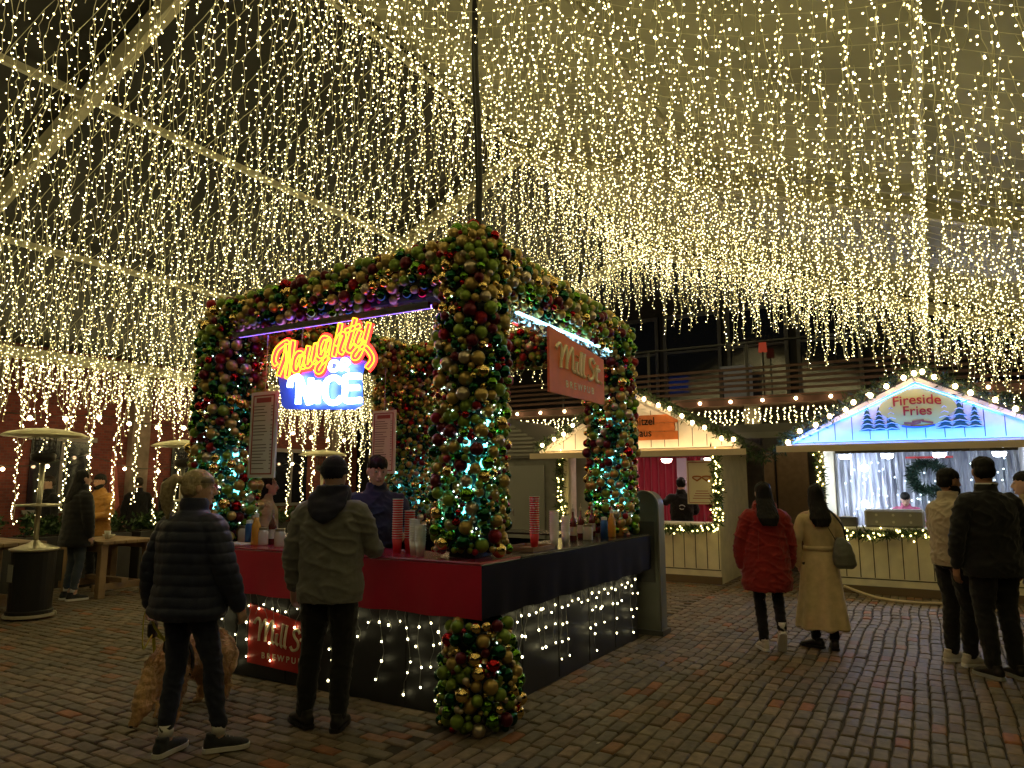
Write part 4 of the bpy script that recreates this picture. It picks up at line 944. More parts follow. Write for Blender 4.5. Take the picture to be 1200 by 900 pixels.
# long coat: tapering tufts lying along the body
me = do.data; mb_ = MB(); ps = random.sample(range(len(me.polygons)), min(5200, len(me.polygons)))
for i in ps:
    pl = me.polygons[i]; c = pl.center; n = pl.normal
    if c.z < .05 or c.x > .47: continue
    ddir = (Vector((-.55, 0, -.75))+Vector((random.gauss(0, .18), random.gauss(0, .18), random.gauss(0, .18)))); ddir = (ddir-n*ddir.dot(n)*.9+n*.18).normalized()
    if c.x > .4: ddir = (Vector((-.5, 0, .4))-n*Vector((-.5, 0, .4)).dot(n)*.8+n*.15).normalized()
    L_t = random.uniform(.025, .05)*(1.5 if c.z < .42 and (c.x < -.15 or c.x > .1) and c.z > .15 else 1); s_ = n.cross(ddir).normalized()*random.uniform(.003, .006)
    mb_.add([c-s_, c+s_, c+ddir*L_t*.6+s_*.6+n*.004, c+ddir*L_t, c+ddir*L_t*.6-s_*.6+n*.004], [(0, 1, 2, 3, 4)])
mb_.build('fur_tufts', FUR, dog, local=True)
ns = MB(); ns.ball((.606, 0, .052), (.014, .018, .013), 10, 8); ns.build('nose', BOOT, dog, smooth=True, local=True)
hs = MB()
hs.loft([((.14, 0, .475), (0, .150, 0), (0.02, 0, .195)), ((.175, 0, .475), (0, .152, 0), (.02, 0, .197))], 22, cap=False); hs.loft([((.33, 0, .475), (0, .10, .0), (-.07, 0, .13)), ((.35, 0, .455), (0, .10, .0), (-.07, 0, .13))], 18, cap=False)
o = hs.build('harness', BOOT, dog, smooth=True, local=True); sm = o.modifiers.new('s', 'SOLIDIFY'); sm.thickness = .008; sm.offset = 1
# lead from the hand to the harness
YEL = mat('yellow_webbing', (.50, .46, .04), .6)
ld = thing('dog_lead', 'yellow webbing lead with a black grip running from her left hand down to the dog', 'lead', 0, 0, 0, rot=0)
bpy.context.view_layer.update()
hw = w1.matrix_world@V3(-.365, .012, .775); dw = dog.matrix_world@V3(.16, .0, .68)
ld.location = dw; off = Vector(ld.location)
hw = hw-off
e = MB(); e.tube(crom([hw+V3(-.01, 0, .05), hw+V3(-.035, -.005, .0), hw+V3(-.03, 0, -.2), V3(-.17, -.04, .0), V3(-.10, -.02, -.03), V3(0, 0, .01)], 6), .013, 5, flat=.25); e.tube(crom([hw+V3(.0, 0, .03), hw+V3(.03, 0, -.06), hw+V3(.08, .01, -.13), hw+V3(.11, .01, -.17)], 5), .009, 5, flat=.3)
e.tube(crom([V3(-.17, -.04, .0), V3(-.15, -.03, -.15), V3(-.10, -.02, -.2)], 4), .012, 5, flat=.25)
e.build('webbing', YEL, ld, local=True)
e = MB(); e.box(-.205, -.145, -.075, -.015, -.02, .09, bev=.015); e.build('bag_holder', BOOT, ld, local=True)
e = MB(); e.tube(crom([hw+V3(.11, 0, -.16), hw+V3(.15, 0, -.20), hw+V3(.16, 0, -.24), hw+V3(.11, 0, -.22), hw+V3(.11, 0, -.16)], 4), .008, 6); e.build('clip', BOOT, ld, local=True)
# ================================================================ PATIO HEATERS, TABLES, PLANTERS
def heater_proto(label, u, v):
    t = thing('patio_heater', label, 'patio heater', u, v, 0, 'mushroom patio heaters', rot=0)
    HC = mat('heater_steel', (.62, .58, .45), .3, .85); RF = mat('heater_reflector', (.75, .68, .45), .32, .55, bump=.2, bscale=14)
    MB().lathe((0, 0, 0), [(.25, .06), (.25, .10), (.23, .11), (.235, .78), (.24, .80)], 28).build('tank_housing', mat('heater_black', (.014, .014, .016), .4), t, smooth=False)
    MB().lathe((0, 0, 0), [(.24, .80), (.265, .81), (.265, .83), (.20, .85), (.06, .90), (.03, .93)], 28).build('housing_lid', HC, t, smooth=True)
    MB().lathe((0, 0, 0), [(.27, .03), (.27, .062), (.24, .065)], 28).build('foot_plate', mat('foot_cream', (.5, .46, .36), .5), t)
    MB().cyl((0, 0), .03, .93, 1.86, 14).build('pole', HC, t, smooth=True)
    MB().lathe((0, 0, 0), [(.03, 1.33), (.245, 1.335), (.25, 1.35), (.245, 1.362), (.03, 1.37)], 28).build('table_ring', HC, t, smooth=True)
    MB().lathe((0, 0, 0), [(.05, 1.86), (.13, 1.90), (.14, 1.97), (.12, 1.99)], 20).build('burner', mat('burner_dark', (.06, .055, .05), .4, .6), t, smooth=True)
    gr = MB()
    for k in range(14): a = k*PI/7; gr.bar((.125*math.cos(a), .125*math.sin(a), 1.99), (.125*math.cos(a), .125*math.sin(a), 2.18), .007)
    for z in (2.02, 2.08, 2.14): gr.tube([(.125*math.cos(a*PI/10), .125*math.sin(a*PI/10), z) for a in range(21)], .004, 5)
    gr.build('burner_cage', mat('burner_dark', (.06, .055, .05), .4, .6), t)
    MB().lathe((0, 0, 0), [(.13, 2.18), (.47, 2.195), (.475, 2.205), (.40, 2.245), (.22, 2.285), (.05, 2.30), (.02, 2.31)], 36).build('hood', RF, t, smooth=True)
    for k in range(2):
        a = 1+k*2.2; wv = MB(); wv.tube([(.25*math.cos(a)-.02*math.sin(a), .25*math.sin(a)+.02*math.cos(a), .04), (.25*math.cos(a)+.02*math.sin(a), .25*math.sin(a)-.02*math.cos(a), .04)], .04, 14); wv.build('wheel', mat('foot_cream', (.5, .46, .36), .5), t)
    MB().box(-.07, .05, -.246, -.238, .45, .65).build('warning_plate', mat('plate_grey', (.30, .30, .28), .5), t)
    return t
HP = [(48, 8.9, 'tall patio heater with a black base and mushroom hood near the left edge'), (213, 11.3, 'patio heater half hidden behind the left kiosk column'), (377, 14.6, 'patio heater seen through the kiosk behind the hooded man')]
hp = None
for px, D, lb in HP:
    u_, v_ = g(px, D)
    if hp is None: hp = heater_proto(lb, u_, v_); hp.rotation_euler.z = R(-33)
    else: c = copy_tree(hp); c.location = W(u_, v_); c['label'] = lb
WOOD = mat('timber', (.30, .20, .11), .65, noise_amt=.3, nscale=4, bump=.3, bscale=30)
def table(label, u, v, L=1.25, Wd=.8, h=.80, rz=0):
    t = thing('timber_table', label, 'table', u, v, 0, 'rough timber tables on the left', rot=UA+rz)
    for k in range(5): MB().box(-Wd/2+k*Wd/5+.004, -Wd/2+(k+1)*Wd/5-.004, -L/2, L/2, h-.045, h, bev=.006).build('top_board', WOOD, t, local=True)
    for sy in (-1, 1):
        for sx in (-1, 1): MB().box(sx*(Wd/2-.09)-.05, sx*(Wd/2-.09)+.05, sy*(L/2-.14)-.05, sy*(L/2-.14)+.05, 0, h-.046, bev=.006).build('leg', WOOD, t, local=True)
        MB().box(-Wd/2+.02, Wd/2-.02, sy*(L/2-.14)+.051, sy*(L/2-.14)+.085, .10, .19).build('cross_rail', WOOD, t, local=True)
        MB().box(sy*(Wd/2-.035)-.018, sy*(Wd/2-.035)+.018, -L/2+.05, L/2-.05, h-.15, h-.047).build('apron', WOOD, t, local=True)
    MB().box(-.05, .05, -L/2+.1, L/2-.1, .192, .25).build('stretcher', WOOD, t, local=True)
    return t
u_, v_ = g(133, 10.9); table('rough timber table with two drinks on it beside the mustard jacket', u_, v_, 1.15, .85, .80)
tu, tv = u_, v_
for i, (du, dv, lb) in enumerate(((.1, .18, 'small pale bowl of food on the timber table'), (-.1, -.12, 'clear plastic cup standing on the timber table'))):
    t = thing('cup' if i else 'bowl', lb, 'cup' if i else 'bowl', tu+du, tv+dv, .80)
    MB().lathe((tu+du, tv+dv, .801), [(.03, 0), (.045, .12), (.042, .12), (.027, .006)] if i else [(.05, 0), (.09, .045), (.085, .045), (.045, .008)], 18).build('body', mat('pale_cup', (.62, .60, .5), .3), t, smooth=True)
    MB().lathe((tu+du, tv+dv, .801), [(.001, .09 if i else .03), (.036 if i else .07, .09 if i else .03), (.036 if i else .07, .095 if i else .038), (.001, .1 if i else .05)], 16).build('drink' if i else 'food', mat('drink_amber', (.5, .35, .12), .3), t)
u_, v_ = g(-8, 9.3); table('rough timber table cut off by the left edge of the photo', u_, v_, 1.2, .85, .88)
LEAFM = attr_mat('leaf_green', .55, namt=.15, nscale=8); 
def foliage(name, pts, parent, size, n, spread, needles=False, tints=((.035, .075, .02), (.05, .10, .03), (.025, .055, .02), (.07, .12, .035))):
    """small leaf blades spread round the points"""
    mb = MB()
    for _ in range(n):
        p = Vector(random.choice(pts)); q = p+Vector((random.gauss(0, spread), random.gauss(0, spread), random.gauss(0, spread*.8)))
        d = (q-p).normalized() if (q-p).length > 1e-6 else Vector((0, 0, 1)); d = (d+Vector((random.gauss(0, .5), random.gauss(0, .5), random.gauss(0, .5)))).normalized()
        L = size*random.uniform(.6, 1.3); s = d.cross(Vector((random.random(), random.random(), random.random()))).normalized()*L*(.10 if needles else .22); up = d.cross(s).normalized()*L*.08
        t = random.choice(tints); k = random.uniform(.6, 1.3)
        mb.add([q-d*L*.5, q+s+up, q+d*L*.5, q-s+up], [(0, 1, 2), (0, 2, 3)], 0, tuple(c*k for c in t))
    return mb.build(name, LEAFM, parent)
PB = mat('planter_black', (.03, .028, .026), .6, noise_amt=.2); 
for i in range(6):
    ua = 2.9+i*1.85; vb = 12.15
    t = thing('planter', 'dark planter box of low evergreen shrubs under the left light strands, ' + ('nearest the camera', 'second from the camera', 'third from the camera', 'fourth from the camera', 'fifth from the camera', 'farthest from the camera')[i], 'planter', ua, vb, 0, 'planter boxes along the left side')
    MB().box(ua-.85, ua+.85, vb-.25, vb+.25, 0, .80, bev=.01).build('box', PB, t)
    MB().box(ua-.80, ua+.80, vb-.2, vb+.2, .801, .82).build('soil', mat('soil', (.03, .02, .015), .95), t)
    pts = [(ua+random.uniform(-.75, .75), vb+random.uniform(-.2, .2), random.uniform(.84, 1.06)) for _ in range(46)]
    foliage('shrub', pts, t, .10, 1700, .065)
# ---------------------------------------------------------------- grey cabinet at the far end of the counter
t = thing('metal_cabinet', 'grey round topped metal cabinet standing at the far end of the navy counter', 'cabinet', 7.78, 2.62)
GREY = mat('grey_cabinet_paint', (.16, .165, .14), .5, noise_amt=.15, nscale=3)
b = MB(); prof = [(2.60, .0), (2.60, 1.36)]+[(2.76-.16*math.cos(a*PI/12), 1.36+.17*math.sin(a*PI/12)) for a in range(1, 12)]+[(2.92, 1.36), (2.92, .0)]; n = len(prof)
b.add([(7.64, y, z) for y, z in prof]+[(7.84, y, z) for y, z in prof], [tuple(range(n)), tuple(range(2*n-1, n-1, -1))]+[(i, n+i, n+(i+1) % n, (i+1) % n) for i in range(n)]); b.build('housing', GREY, t)
b = MB(); b.tube([(7.635, y, z) for y, z in prof], .012, 6); b.build('edge_trim', mat('trim_grey', (.28, .28, .24), .4), t, smooth=True)
MB().box(7.62, 7.638, 2.65, 2.87, .55, 1.2).build('door_panel', mat('dark_panel', (.07, .07, .065), .5), t); MB().box(7.60, 7.87, 2.57, 2.95, -.001, .05).build('plinth', mat('dark_panel', (.07, .07, .065), .5), t)
# ================================================================ HUTS
PL = mat('cream_planks', (.80, .74, .55), .6, noise_amt=.1, nscale=5); PW = mat('white_planks', (.78, .76, .70), .6, noise_amt=.08, nscale=5); SEAM = mat('plank_gap', (.05, .045, .04), .9); ROOFM = mat('felt_roof', (.045, .04, .04), .9, noise_amt=.3, nscale=5, bump=.4, bscale=40)
WARMG = GLOBE
def garland(name, label, pts, w=.07, n=900, globes=0, fairy=0, group='evergreen garlands on the huts', gr=.026, globe_mat=None):
    P = crom(pts, 6); o = Vector(P[0]); t = thing(name, label, 'garland', o.x, o.y, o.z, group)
    MB().tube(P, .012, 5).build('stem', mat('stem_brown', (.05, .035, .02), .9), t)
    foliage('foliage', [tuple(P[i].lerp(P[i+1], random.random())) for i in range(len(P)-1) for _ in range(4)], t, .10, n, w*.6, True)
    L = len(P)-1
    for k in range(globes):
        q = P[int((k+.5)/globes*L)]+Vector((-.06+random.uniform(-.03, .02), random.uniform(-.03, .03), -.05+random.uniform(-.04, .04)))
        gb = MB(); gb.ball(q, (gr, gr, gr*1.15), 12, 8); gl = gb.build('globe_bulb', globe_mat or GLOBE, t, smooth=True)
        MB().cyl((q.x, q.y), .012, q.z+gr, q.z+gr+.035, 8).build('socket', DARKW, gl)
    if fairy:
        B = []
        for _ in range(fairy):
            q = random.choice(P)+Vector((random.uniform(-.09, -.01), random.gauss(0, w*.7), random.gauss(0, w*.7))); B.append(tuple(q))
        scatter('fairy_light', B, .013, emis('fairy_warm', (1, .75, .22), 9), t, ICO, kind='stuff')
    return t
def hut(name, label, uf, va, vb, zc, ze, zp, body, gable_m, counter, dep=2.2, open_a=.35, open_b=.35):
    """va left end, vb right end (va>vb); uf front plane"""
    vm = (va+vb)/2; t = thing(name, label, 'hut', uf, vm, 0, 'food huts')
    wa, wb = va-.42, vb+.42                     # wall ends under the eaves
    b = MB(); b.box(uf, uf+.04, wb, wa, .12, zc-.04); b.build('counter_front', body, t)
    s = MB(); k = wb+.02
    while k < wa: s.box(uf-.003, uf, k, k+.012, .24, zc-.06); k += .19
    s.box(uf-.003, uf, wb, wa, .215, .23); s.build('plank_seams', SEAM, t)
    MB().box(uf-.006, uf+.05, wb, wa, 0, .115).build('base_board', mat('base_brown', (.16, .11, .06), .7), t)
    MB().box(uf-.16, uf+.3, wb-.02, wa+.02, zc-.04, zc, bev=.008).build('counter', counter, t)
    MB().box(uf+.05, uf+dep, wa-.04, wa, 0, ze).build('side_wall', body, t); MB().box(uf+.05, uf+dep, wb, wb+.04, 0, ze).build('side_wall', body, t)
    MB().box(uf+.05, uf+dep, wb+.04, wa-.04, .0, .08).build('floor', mat('hut_floor', (.1, .08, .06), .8), t)
    for y in (wa-.05, wb+.05): MB().box(uf-.01, uf+.08, y-.05, y+.05, zc, ze-.10).build('post', body, t)
    # gable over the opening: planks, raking boards, fascia
    g_ = MB(); zb = ze-.0; n_ = 20; vs = []; fs = []
    ga, gb_ = va-.10, vb+.10
    g_.add([(uf-.10, ga, zb), (uf-.10, gb_, zb), (uf-.10, vm, zp-.06), (uf-.07, ga, zb), (uf-.07, gb_, zb), (uf-.07, vm, zp-.06)], [(0, 1, 2), (5, 4, 3), (0, 3, 4, 1), (1, 4, 5, 2), (2, 5, 3, 0)]); g_.build('gable', gable_m, t)
    s = MB(); k = vb+.3
    while k < va-.25:
        top = zb+(zp-.14-zb)*(1-abs(k-vm)/(va-vm)); s.box(uf-.103, uf-.1, k, k+.010, zb+.02, top-.02); k += .24
    s.build('gable_seams', SEAM, t)
    for a in (va, vb): MB().bar((uf-.13, a, ze-.02), (uf-.13, vm, zp), .05, .09).build('raking_board', gable_m, t)
    f_ = MB(); f_.add([(uf-.12, va-.02, ze-.01), (uf-.12, vb+.02, ze-.01), (uf-.30, vb+.12, ze-.13), (uf-.30, va-.12, ze-.13), (uf-.10, va-.02, ze-.03), (uf-.10, vb+.02, ze-.03), (uf-.28, vb+.12, ze-.15), (uf-.28, va-.12, ze-.15)], [(0, 1, 2, 3), (7, 6, 5, 4), (0, 4, 5, 1), (2, 6, 7, 3), (1, 5, 6, 2), (3, 7, 4, 0)]); f_.build('fascia', mat('fascia_cream', (.60, .50, .34), .6), t); MB().box(uf-.312, uf-.301, vb-.12, va+.12, ze-.15, ze-.05).build('fascia_lip', mat('fascia_cream', (.60, .50, .34), .6), t)
    for sgn, a in ((1, va), (-1, vb)):
        r = MB(); r.add([(uf-.16, a, ze), (uf+dep+.1, a, ze), (uf+dep+.1, vm, zp+.03), (uf-.16, vm, zp+.03), (uf-.16, a, ze+.04), (uf+dep+.1, a, ze+.04), (uf+dep+.1, vm, zp+.07), (uf-.16, vm, zp+.07)], [(0, 1, 2, 3), (7, 6, 5, 4), (0, 4, 5, 1), (1, 5, 6, 2), (2, 6, 7, 3), (3, 7, 4, 0)]); r.build('roof', ROOFM, t)
    return t, vm, wa, wb
# red curtained hut
uf = 11.9
h1, vm1, wa1, wb1 = hut('food_hut', 'cream planked food hut with red curtains inside and an orange board on its gable', uf, 6.26, 2.60, .98, 2.22, 3.18, PL, PW, PW)
cu_m = mat('red_curtain', (.42, .02, .05), .75, sheen=.4); c = MB(); n = 120; vs = []; fs = []
for i in range(n+1):
    y = wb1+.05+(wa1-wb1-.1)*i/n; x = uf+2.05+.045*math.sin(i*.95)
    vs += [(x, y, .1), (x, y, 2.15)]
for i in range(n): fs.append((2*i, 2*i+2, 2*i+3, 2*i+1))
c.add(vs, fs); c.build('curtain', cu_m, h1, smooth=True)
for y in (3.4, 4.2, 5.0): MB().lathe((uf+1.0, y, 2.02), [(.10, .05), (.08, 0), (.05, -.015)], 16).build('ceiling_lamp', emis('hut_lamp', (1, .72, .62), 16), h1)
for k, y in enumerate((3.25, 3.62, 4.1)): MB().box(uf+1.93, uf+1.95, y, y+.2, 1.25, 2.12).build('striped_cloth', mat('pale_stripe', (.55, .48, .60), .7), h1)
MB().box(uf+.25, uf+.29, 5.0, 5.7, 1.0, 2.12).build('grey_panel', mat('grey_board', (.20, .20, .20), .6), h1)
MB().box(uf+.5, uf+.58, 4.6, 4.98, 1.0, 2.1).build('curtain_tie', cu_m, h1)
u_ = uf+.02
pt = thing('menu_poster', 'cream poster with a brown pretzel picture at the right end of the red curtained hut', 'poster', u_, 3.3, 1.3)
MB().box(u_-.03, u_-.01, 3.03, 3.53, 1.28, 2.0).build('board', mat('poster_cream', (.60, .55, .40), .6), pt)
b = MB(); 
for q in ((3.05, 3.06, 1.31, 1.97), (3.50, 3.51, 1.31, 1.97)): b.box(u_-.033, u_-.03, *q)
for q in (1.30, 1.965): b.box(u_-.033, u_-.03, 3.06, 3.50, q, q+.01)
for k, zz in enumerate((1.37, 1.41, 1.45, 1.49)): b.box(u_-.033, u_-.03, 3.12+.02*k, 3.44-.02*k, zz, zz+.012)
b.build('printed_lines', BRD, pt)
b = MB()
for k, yy in enumerate((3.36, 3.20)): b.tube([(u_-.033, yy+.055*math.sin(a)+.03*math.sin(2*a), 1.70+.04*math.cos(a)) for a in [i*2*PI/16 for i in range(17)]], .014, 5, flat=1)
b.build('pretzel_picture', mat('pretzel_brown', (.30, .10, .03), .6), pt)
sb_ = thing('board_sign', 'orange wooden board lettered Schnitzel Haus on the gable of the red curtained hut', 'sign', uf-.14, 4.2, 2.5)
OW = mat('orange_wood', (.50, .14, .03), .6, noise_amt=.25, nscale=5)
for k in range(3): MB().box(uf-.145, uf-.125, 3.62+.05*(k % 2), 5.15-.04*(k % 2), 2.36+k*.145, 2.50+k*.145).build('plank', OW, sb_)
text('lettering', 'Schnitzel', .19, BLH, sb_, (uf-.147, 4.32, 2.68), .002, '-u', .9); text('lettering', 'Haus', .19, BLH, sb_, (uf-.147, 4.25, 2.48), .002, '-u', .9)
hp_ = (2.60, 4.43, 6.26)
garland('roof_garland', 'evergreen garland with warm globe bulbs along the right slope of the red curtained hut', [(uf-.2, 4.43, 3.27), (uf-.22, 3.8, 2.95), (uf-.22, 3.2, 2.60), (uf-.2, 2.62, 2.30)], .09, 900, 9, gr=.032)
garland('roof_garland', 'evergreen garland with warm globe bulbs along the left slope of the red curtained hut', [(uf-.2, 4.45, 3.27), (uf-.22, 5.1, 2.93), (uf-.22, 5.7, 2.57), (uf-.2, 6.26, 2.27)], .09, 900, 8, gr=.032)
garland('post_garland', 'lit garland hanging down the right post of the red curtained hut', [(uf-.10, 3.03, 2.15), (uf-.12, 3.0, 1.7), (uf-.1, 3.02, 1.3), (uf-.12, 3.0, .98)], .07, 700, 0, 46)
garland('post_garland', 'lit garland hanging down the left post of the red curtained hut', [(uf-.10, 5.83, 2.15), (uf-.12, 5.86, 1.7), (uf-.1, 5.83, 1.2), (uf-.12, 5.84, .98)], .07, 600, 0, 34)
garland('counter_garland', 'lit garland swagged along the counter edge of the red curtained hut', [(uf-.2, 5.8, .93), (uf-.22, 5.1, .88), (uf-.2, 4.4, .93), (uf-.22, 3.7, .87), (uf-.2, 3.02, .93)], .06, 1500, 0, 60)
# blue lit hut
uf2 = 12.0
BG = mat('blue_lit_planks', (.50, .60, .80), .6, noise_amt=.06, nscale=5)
h2, vm2, wa2, wb2 = hut('food_hut', 'cream planked food hut with a blue lit gable and a fries sign', uf2, 1.92, -1.74, .98, 2.25, 3.14, PL, PW, PW)
ic = MB(); n = 150; vs = []; fs = []
for i in range(n+1):
    y = wb2+.05+(wa2-wb2-.1)*i/n
    for j in range(12): vs.append((uf2+1.9+.03*math.sin(i*1.1)+random.uniform(-.03, .03), y, .1+2.05*j/11))
for i in range(n):
    for j in range(11): a_ = i*12+j; fs.append((a_, a_+12, a_+13, a_+1))
ic.add(vs, fs); ic.build('icy_backdrop', mat('icy_foil', (.52, .56, .68), .35, .3), h2)
MB().box(uf2+.5, uf2+1.3, wb2+.06, wb2+.12, .98, 2.15).build('louvre_panel', mat('louvre_grey', (.3, .3, .32), .5), h2)
for k, y in enumerate((1.15, .55, -.15, -.9)):
    lm = MB(); lm.lathe((uf2+.55, y, 2.02), [(.09, .05), (.075, .0), (.05, -.012)], 16); lm.build('downlight', emis('cool_lamp', (.80, .88, 1), 42), h2)
MB().ball((uf2+1.6, .95, 1.88), .06, 14, 10).build('globe_lamp', emis('cool_lamp', (.80, .88, 1), 42), h2, smooth=True)
MB().ball((uf2+1.6, .98, 1.28), .055, 14, 10).build('globe_lamp', emis('cool_lamp', (.80, .88, 1), 42), h2, smooth=True)
B = [(uf2+1.8+random.uniform(-.03, 0), random.uniform(wb2+.2, wa2-.2), random.uniform(1.1, 2.1)) for _ in range(60)]
scatter('fairy_light', B, .012, emis('ice_white', (.7, .95, 1), 5), h2, ICO, kind='stuff')
MB().box(uf2-.29, uf2-.262, -1.7, 1.85, 2.155, 2.185).build('led_strip', emis('blue_led', (.015, .17, 1), 48), h2)
MB().box(uf-.29, uf-.262, 2.7, 6.15, 2.125, 2.15).build('led_strip', emis('added_warm_led', (1, .68, .32), 9), h1)  # warm strip is an added light that brightens this hut's gable
for a in (1.80, -1.62):
    MB().bar((uf2-.112, a, 2.27), (uf2-.112, vm2, 3.055), .008, .008).build('led_strip', emis('blue_led_thin', (.02, .16, 1), 45), h2)
# its lettering
sg = thing('painted_sign', 'painted sign with red words Fireside Fries between snowy pine trees on the blue gable', 'sign', uf2-.12, vm2, 2.6)
yc = mat('sign_yellow', (.62, .60, .18), .6); b = MB(); pts_ = [(.50*math.cos(a), .35*math.sin(a)) for a in [i*PI/14 for i in range(15)]]+[(-.25, -.20), (-.12, -.27), (.12, -.27), (.25, -.20)]; n = len(pts_)
b.add([(uf2-.104, vm2+x, 2.67+z*.95) for x, z in pts_]+[(uf2-.112, vm2+x, 2.67+z*.95) for x, z in pts_], [tuple(range(n))[::-1], tuple(range(n, 2*n))]+[(i, (i+1) % n, n+(i+1) % n, n+i) for i in range(n)]); b.build('board', yc, sg)
RL = mat('sign_red', (.50, .03, .03), .5); text('lettering', 'Fireside', .20, RL, sg, (uf2-.116, vm2, 2.83), .002, '-u', 1.0, .25); text('lettering', 'Fries', .195, RL, sg, (uf2-.116, vm2, 2.665), .002, '-u', 1.0)
b = MB(); 
for k, (y, z, a) in enumerate(((-.12, 2.50, .5), (0, 2.52, -.3), (.1, 2.49, .2), (.03, 2.48, -.6))): b.bar((uf2-.116, vm2+y-.08*math.cos(a), z-.03*math.sin(a)), (uf2-.116, vm2+y+.08*math.cos(a), z+.03*math.sin(a)), .004, .028)
b.build('log_painting', mat('log_red', (.35, .10, .06), .6), sg)
b = MB(); b.tube([(uf2-.116, vm2+.25*math.sin(a*.1), 2.43+.04*(1-math.cos(a*.12))) for a in range(-10, 11)], .014, 5); b.build('stream_painting', mat('stream_blue', (.05, .15, .6), .5), sg)
PG = mat('pine_paint', (.02, .10, .09), .6); SN = mat('snow_paint', (.55, .68, .80), .6)
for (y, w, hh) in ((.66, .12, .36), (.50, .12, .32), (.34, .10, .38), (-.34, .12, .36), (-.52, .13, .42), (-.70, .10, .34)):
    b = MB()
    for k in range(5):
        f0 = 1-k/5.5; zz = 2.40+hh*k/5; b.add([(uf2-.108, vm2+y-w*f0, zz), (uf2-.108, vm2+y+w*f0, zz), (uf2-.108, vm2+y, zz+hh*.34)], [(0, 1, 2)])
        MB().tube([(uf2-.111, vm2+y-w*f0*.9, zz+.01), (uf2-.111, vm2+y, zz+.035), (uf2-.111, vm2+y+w*f0*.9, zz+.01)], .007, 4).build('painted_snow', SN, sg)
    b.build('painted_pine', PG, sg)
garland('roof_garland', 'evergreen garland with warm globe bulbs along the left slope of the blue lit hut', [(uf2-.2, vm2, 3.27), (uf2-.22, .7, 2.98), (uf2-.22, 1.35, 2.62), (uf2-.2, 1.95, 2.30)], .10, 1100, 10, gr=.034)
garland('roof_garland', 'evergreen garland with warm globe bulbs along the right slope of the blue lit hut', [(uf2-.2, vm2-.02, 3.27), (uf2-.22, -.5, 2.98), (uf2-.22, -1.15, 2.65), (uf2-.2, -1.75, 2.30)], .10, 1100, 9, gr=.034)
garland('post_garland', 'lit garland hanging down the left post of the blue lit hut', [(uf2-.10, 1.48, 2.2), (uf2-.12, 1.45, 1.7), (uf2-.1, 1.47, 1.3), (uf2-.12, 1.45, .98)], .06, 600, 0, 40)
garland('counter_garland', 'lit garland swagged along the counter edge of the blue lit hut', [(uf2-.2, 1.45, .93), (uf2-.22, .8, .87), (uf2-.2, .1, .92), (uf2-.22, -.6, .86), (uf2-.2, -1.3, .92)], .07, 1700, 0, 70)
t = thing('link_garland', 'dark garland with a few lights sagging between the two huts', 'garland', uf-.1, 2.6, 2.2, 'evergreen garlands on the huts'); P = crom([(uf-.1, 2.62, 2.24), (uf-.05, 2.3, 2.02), (uf2-.1, 1.95, 2.22)], 8); MB().tube(P, .012, 5).build('stem', mat('stem_brown', (.05, .035, .02), .9), t)
foliage('foliage', [tuple(p) for p in P], t, .09, 420, .06, True)
wr = thing('wreath', 'dark evergreen wreath hanging inside the blue lit hut', 'wreath', uf2+1.7, .05, 1.75)
P = [(uf2+1.7, .02+.23*math.cos(a), 1.72+.23*math.sin(a)) for a in [i*2*PI/24 for i in range(25)]]; MB().tube(P, .02, 6).build('ring', mat('stem_brown', (.05, .035, .02), .9), wr); foliage('foliage', P, wr, .12, 1300, .04, True, ((.015, .05, .035), (.02, .06, .03), (.01, .035, .03)))
MB().box(uf2+1.60, uf2+1.62, -.35, .33, 2.03, 2.065).build('red_bar', mat('banner_red', (.5, .03, .04), .5), wr)
fw = thing('food_warmer', 'grey steel food warmer with round vents on the counter of the blue lit hut', 'food warmer', uf2+.05, .3, .98)
MB().box(uf2-.12, uf2+.28, .10, .88, .981, 1.24, bev=.03).build('casing', mat('warmer_grey', (.26, .25, .22), .4, .4), fw)
for k in range(3):
    for j in range(2): MB().lathe((0, 0, 0), [(.001, 0)], 3) ; b = MB(); b.tube([(uf2-.121, .28+k*.22, 1.06+j*.10), (uf2-.126, .28+k*.22, 1.06+j*.10)], .018, 12); b.build('vent', mat('vent_pale', (.5, .48, .4), .4), fw)
nt_ = thing('napkin_box', 'small dark box on the counter left of the steel food warmer', 'box', uf2, 1.12, .98); MB().box(uf2-.10, uf2+.1, .98, 1.28, .981, 1.12, bev=.01).build('box', mat('dark_box', (.05, .05, .055), .5), nt_); MB().box(uf2-.05, uf2+.05, 1.05, 1.2, 1.121, 1.13).build('slot', CUPW, nt_)
ho = thing('hose', 'cream hose lying in a curve on the bricks in front of the blue lit hut', 'hose', 11.6, 0, 0)
MB().tube(crom([(11.75, 1.2, .12), (11.45, .75, .03), (11.3, .3, .022), (11.45, -.15, .022), (11.7, -.6, .03), (11.9, -.9, .05)], 8), .022, 8).build('tube', mat('hose_cream', (.55, .46, .30), .5), ho, smooth=True)
